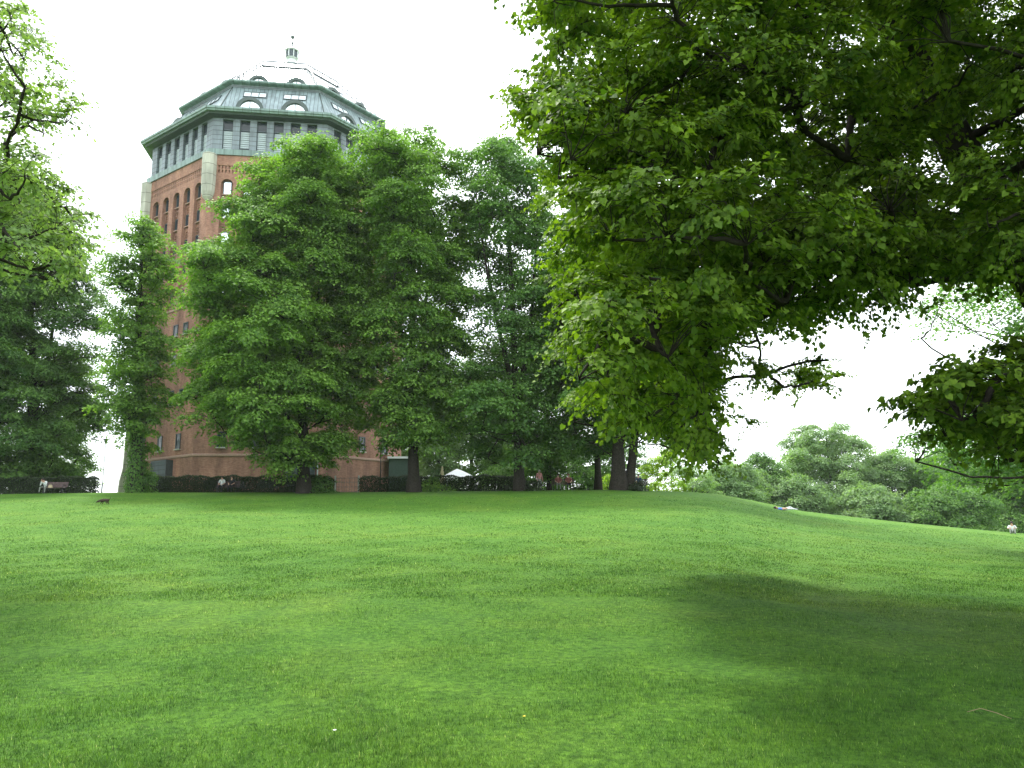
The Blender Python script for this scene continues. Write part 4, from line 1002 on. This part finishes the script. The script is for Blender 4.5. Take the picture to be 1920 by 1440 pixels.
# far right trees
FR = 'trees on the low ground beyond the lawn'
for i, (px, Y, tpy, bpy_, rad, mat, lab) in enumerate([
    (1375, 112, 866, 945, 5.2, 'leaf_hazed', 'small haze tinted rounded tree at the left end of the far trees'),
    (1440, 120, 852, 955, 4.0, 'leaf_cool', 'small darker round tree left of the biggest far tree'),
    (1500, 116, 895, 965, 4.6, 'leaf_hazed', 'low haze tinted tree at the left foot of the biggest far tree'),
    (1572, 128, 796, 975, 9.6, 'leaf_hazed', 'biggest haze tinted domed tree beyond the lawn'),
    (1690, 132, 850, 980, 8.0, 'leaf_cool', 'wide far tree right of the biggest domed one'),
    (1640, 112, 912, 978, 4.8, 'leaf_hazed', 'low bushy tree before the wide far trees'),
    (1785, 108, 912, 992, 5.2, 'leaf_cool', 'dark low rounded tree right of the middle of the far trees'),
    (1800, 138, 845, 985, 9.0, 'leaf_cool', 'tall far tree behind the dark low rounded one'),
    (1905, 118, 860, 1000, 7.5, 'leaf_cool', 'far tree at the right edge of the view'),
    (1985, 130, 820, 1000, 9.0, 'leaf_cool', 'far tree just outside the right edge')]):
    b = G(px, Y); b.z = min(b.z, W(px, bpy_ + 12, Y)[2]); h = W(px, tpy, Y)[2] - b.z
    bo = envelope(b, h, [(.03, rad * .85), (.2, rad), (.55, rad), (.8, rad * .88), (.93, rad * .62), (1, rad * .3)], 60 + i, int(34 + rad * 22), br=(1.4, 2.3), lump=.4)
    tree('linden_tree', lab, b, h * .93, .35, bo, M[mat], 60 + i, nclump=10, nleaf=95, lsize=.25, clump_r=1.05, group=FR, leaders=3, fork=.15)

# ------------------------------------------------------------------ near trees
def inpoly(px, py, poly):
    px = np.asarray(px, float); py = np.asarray(py, float); c = np.zeros(px.shape, bool); n = len(poly)
    for i in range(n):
        x0, y0 = poly[i]; x1, y1 = poly[(i + 1) % n]
        if y0 == y1: continue
        k = ((y0 > py) != (y1 > py)) & (px < (x1 - x0) * (py - y0) / (y1 - y0) + x0); c ^= k
    return c
def sample(polys, n, ys, br, seed, sep=.75, ex=None):
    r = np.random.default_rng(seed); o = []; tr_ = 0
    P = np.concatenate([np.array(p) for p in polys]); x0, y0 = P.min(0); x1, y1 = P.max(0)
    while len(o) < n and tr_ < 40000:
        tr_ += 1
        px, py = x0 + (x1 - x0) * r.random(), y0 + (y1 - y0) * r.random()
        if not any(inpoly(px, py, p) for p in polys): continue
        Y = ys[0] + (ys[1] - ys[0]) * r.random(); b = br[0] + (br[1] - br[0]) * r.random(); q = W(px, py, Y)
        if q.z < 1.9 or (ex and ex(q)): continue
        if any((Vector(a[:3]) - q).length < sep * b for a in o): continue
        o.append((q.x, q.y, q.z, b))
    return np.array(o)
BIG = [(985, -60), (985, 60), (950, 180), (985, 250), (950, 350), (1015, 420), (1015, 500), (1045, 600), (1030, 690), (1060, 760), (1150, 790), (1225, 800), (1290, 865), (1365, 880), (1385, 800), (1370, 730),
       (1390, 650), (1500, 600), (1620, 575), (1700, 545), (1770, 510), (1920, 490), (2080, 520), (2500, 480), (2700, 100), (2700, -700), (1700, -1100), (1300, -800), (1050, -500)]
LOW = [(1640, 800), (1690, 730), (1800, 690), (1920, 640), (2150, 600), (2300, 800), (2100, 880), (1920, 870), (1800, 860), (1710, 850)]
bb = sample([BIG], 470, (8.0, 19.5), (.75, 1.2), 71, .62, ex=lambda q: q.z > 17)
r_ = np.random.default_rng(5); ov = []
while len(ov) < 70:
    x, y, z = 4 + 15 * r_.random(), -2 + 13 * r_.random(), 7 + 7 * r_.random()
    if y > 2 and PROJ((x, y, z))[1] > -120: continue
    ov.append((x, y, z, 1.3))
bigbase = (11.0, 12.5, gz(11.0, 12.5))
bl_ = sample([LOW], 34, (8.5, 11.5), (.45, .7), 73, .5)
tree('linden_tree', 'dark low drooping linden bough at the right edge', (12.8, 9.5, gz(12.8, 9.5)), 10, .25, bl_, M['leaf_near'], 74, clump_r=.42, nclump=80, nleaf=100, lsize=.08, shape='heart', fork=.25, twigs=True,
     keep=lambda C: inpoly(*PROJ(C), LOW), leaders=1, steep=.2)
# sparse sprays hanging behind the arch, from a tree a little farther back
SPR = [(1400, 690), (1440, 650), (1540, 640), (1590, 690), (1570, 750), (1500, 740), (1440, 760), (1465, 830), (1400, 840), (1370, 780)]
SPI = [(1045, 540), (1400, 600), (1370, 720), (1375, 900), (1290, 890), (1230, 840), (1060, 800), (1020, 700)]
sp1 = np.concatenate([sample([SPR], 6, (15, 19), (.3, .5), 75, .7), sample([SPI], 40, (14, 19), (.8, 1.2), 76, .55)])
def inset(px, py, p, m): return inpoly(px - m, py, p) & inpoly(px + m, py, p) & inpoly(px, py + m, p) & inpoly(px, py - m, p)
UND = [(1330, 470), (1720, 440), (1960, 400), (2050, 540), (1800, 560), (1700, 575), (1620, 600), (1500, 625), (1400, 645), (1300, 600)]
un = sample([UND], 70, (8.5, 15), (.5, .85), 85, .6)
GAP = [(1395, 900), (1400, 720), (1440, 690), (1520, 665), (1620, 640), (1720, 605), (1790, 580), (1920, 560), (2200, 560), (2200, 1300), (1000, 1300), (1000, 880)]
def in_gap(C):
    px, py = PROJ(C); return inpoly(px, py, GAP) & (C[:, 1] > 2)
def keep_big(C):
    px, py = PROJ(C); return (C[:, 1] < 2) | (py < -60) | inset(px, py, BIG, 30) | inset(px, py, SPI, 36) | inset(px, py, UND, 30) | inset(px, py, SPR, 12)
bb = bb[keep_big(bb[:, :3]) & ~in_gap(bb[:, :3])]; un = un[keep_big(un[:, :3])]
tree('linden_tree', 'huge near linden overhanging the right half of the view', bigbase, 17.5, .46, np.concatenate([bb, un, np.array(ov), sp1]), M['leaf_near'], 72, avoid=in_gap, first=len(bb) + len(un) + len(ov), plen_k=.1, clump_r=.56, nclump=44, nleaf=180, lsize=.069, shape='heart',
     fork=.5, lean=(-7.0, .5), twigs=True, keep=keep_big, leaders=1, steep=.35, limb_k=.010)
RT = [(1715, 640), (1760, 600), (1730, 580), (1790, 530), (1920, 500), (2300, 500), (2500, 900), (2300, 960), (1920, 930), (1800, 905), (1700, 870), (1720, 800), (1840, 780), (1850, 690), (1900, 640), (1820, 600)]
rt = sample([RT], 130, (27, 38), (1.2, 2.0), 78, .7)
tree('linden_tree', 'middle distance linden reaching in from the right behind the low dark bough', (24.5, 33, gz(24.5, 33)), 15, .4, rt, M['leaf_cool'], 79, clump_r=.9, nclump=11, nleaf=150, lsize=.13, fork=.2,
     keep=lambda C: inpoly(*PROJ(C), RT), leaders=2)
ML = [(-700, -300), (-300, -250), (-20, -60), (20, 0), (75, 50), (110, 150), (175, 215), (160, 275), (95, 300), (125, 350), (180, 420), (180, 480), (130, 525), (0, 530), (-400, 600), (-700, 400)]
MLi = [(-60, 20), (30, 30), (70, 150), (130, 230), (60, 290), (90, 370), (130, 440), (90, 490), (-60, 500)]
MLo = [(-120, 300), (60, 300), (110, 360), (165, 420), (175, 480), (110, 525), (-120, 540)]
mlb = np.concatenate([sample([ML], 30, (12, 17), (.6, 1.1), 81, .7), sample([MLi], 38, (12.5, 17), (.45, .7), 83, .6), sample([MLo], 46, (15, 21), (.6, 1.0), 84, .55)])
tree('maple_tree', 'near tree with lobed leaves paled for lens glare reaching in at the upper left', (-15.5, 16.0, gz(-15.5, 16.0)), 15, .3, mlb, M['leaf_maple_glare'], 82, clump_r=.55, nclump=34, nleaf=44, lsize=.074, shape='maple', fork=.25,
     keep=lambda C: inpoly(*PROJ(C), ML), twigs=True, leaders=1, steep=.5, limb_k=.011)

# ------------------------------------------------------------------ little things on the lawn
def flower(px, py_, Y, col, label, s=.03):
    g_ = G(px, Y, py_); mb = MB(); mb.tube([(0, 0, -.01), (0, 0, .05)], .003, 4); o = mb.build('stem', M['leaf_row'], None)
    root = empty('wildflower', g_, 0, label, 'flower'); o.parent = root
    mb = MB(); n = 9
    for i in range(n):
        a = 2 * math.pi * i / n; c, s_ = math.cos(a), math.sin(a); mb.face([(0, 0, .052), (s * c - s * .25 * s_, s * s_ + s * .25 * c, .058), (s * c * 1.15, s * s_ * 1.15, .055), (s * c + s * .25 * s_, s * s_ - s * .25 * c, .058)])
    mb.build('blossom', col, root)
yel = plain('yellow_petals', (.75, .55, .03), .6); 
flower(983, 1363, 6.62, yel, 'yellow dandelion blossom in the foreground grass', .012)
flower(627, 1394, 6.3, M['white'], 'white daisy in the foreground grass left of the dandelion', .013)
tw_ = MB(); tw_.tube([(0, 0, .05), (.12, .02, .07), (.2, -.05, .05), (.22, -.16, .04), (.2, -.24, .05)], [.002, .0025, .002, .0018, .001], 5)
o = tw_.build('fallen_twig', plain('dry_twig', (.30, .22, .14), .9), None); g_ = G(1815, 6.6, 1375); o.location = g_; tag(o, 'thin dry twig lying in the shaded grass at lower right', 'twig')

# ------------------------------------------------------------------ haze
HAZE = 0.00013
if HAZE:
    mb = MB(); mb.box(-640, 640, -320, 700, -22, 66.5); hz = mb.build('haze', None or bpy.data.materials.new('haze'), None); tag(hz, kind='stuff')
    m = hz.data.materials[0]; m.use_nodes = True; n = m.node_tree; n.nodes.clear()
    oo = n.nodes.new('ShaderNodeOutputMaterial'); pv = n.nodes.new('ShaderNodeVolumePrincipled'); pv.inputs['Density'].default_value = HAZE
    pv.inputs['Color'].default_value = (.93, .97, .98, 1); n.links.new(pv.outputs[0], oo.inputs['Volume'])
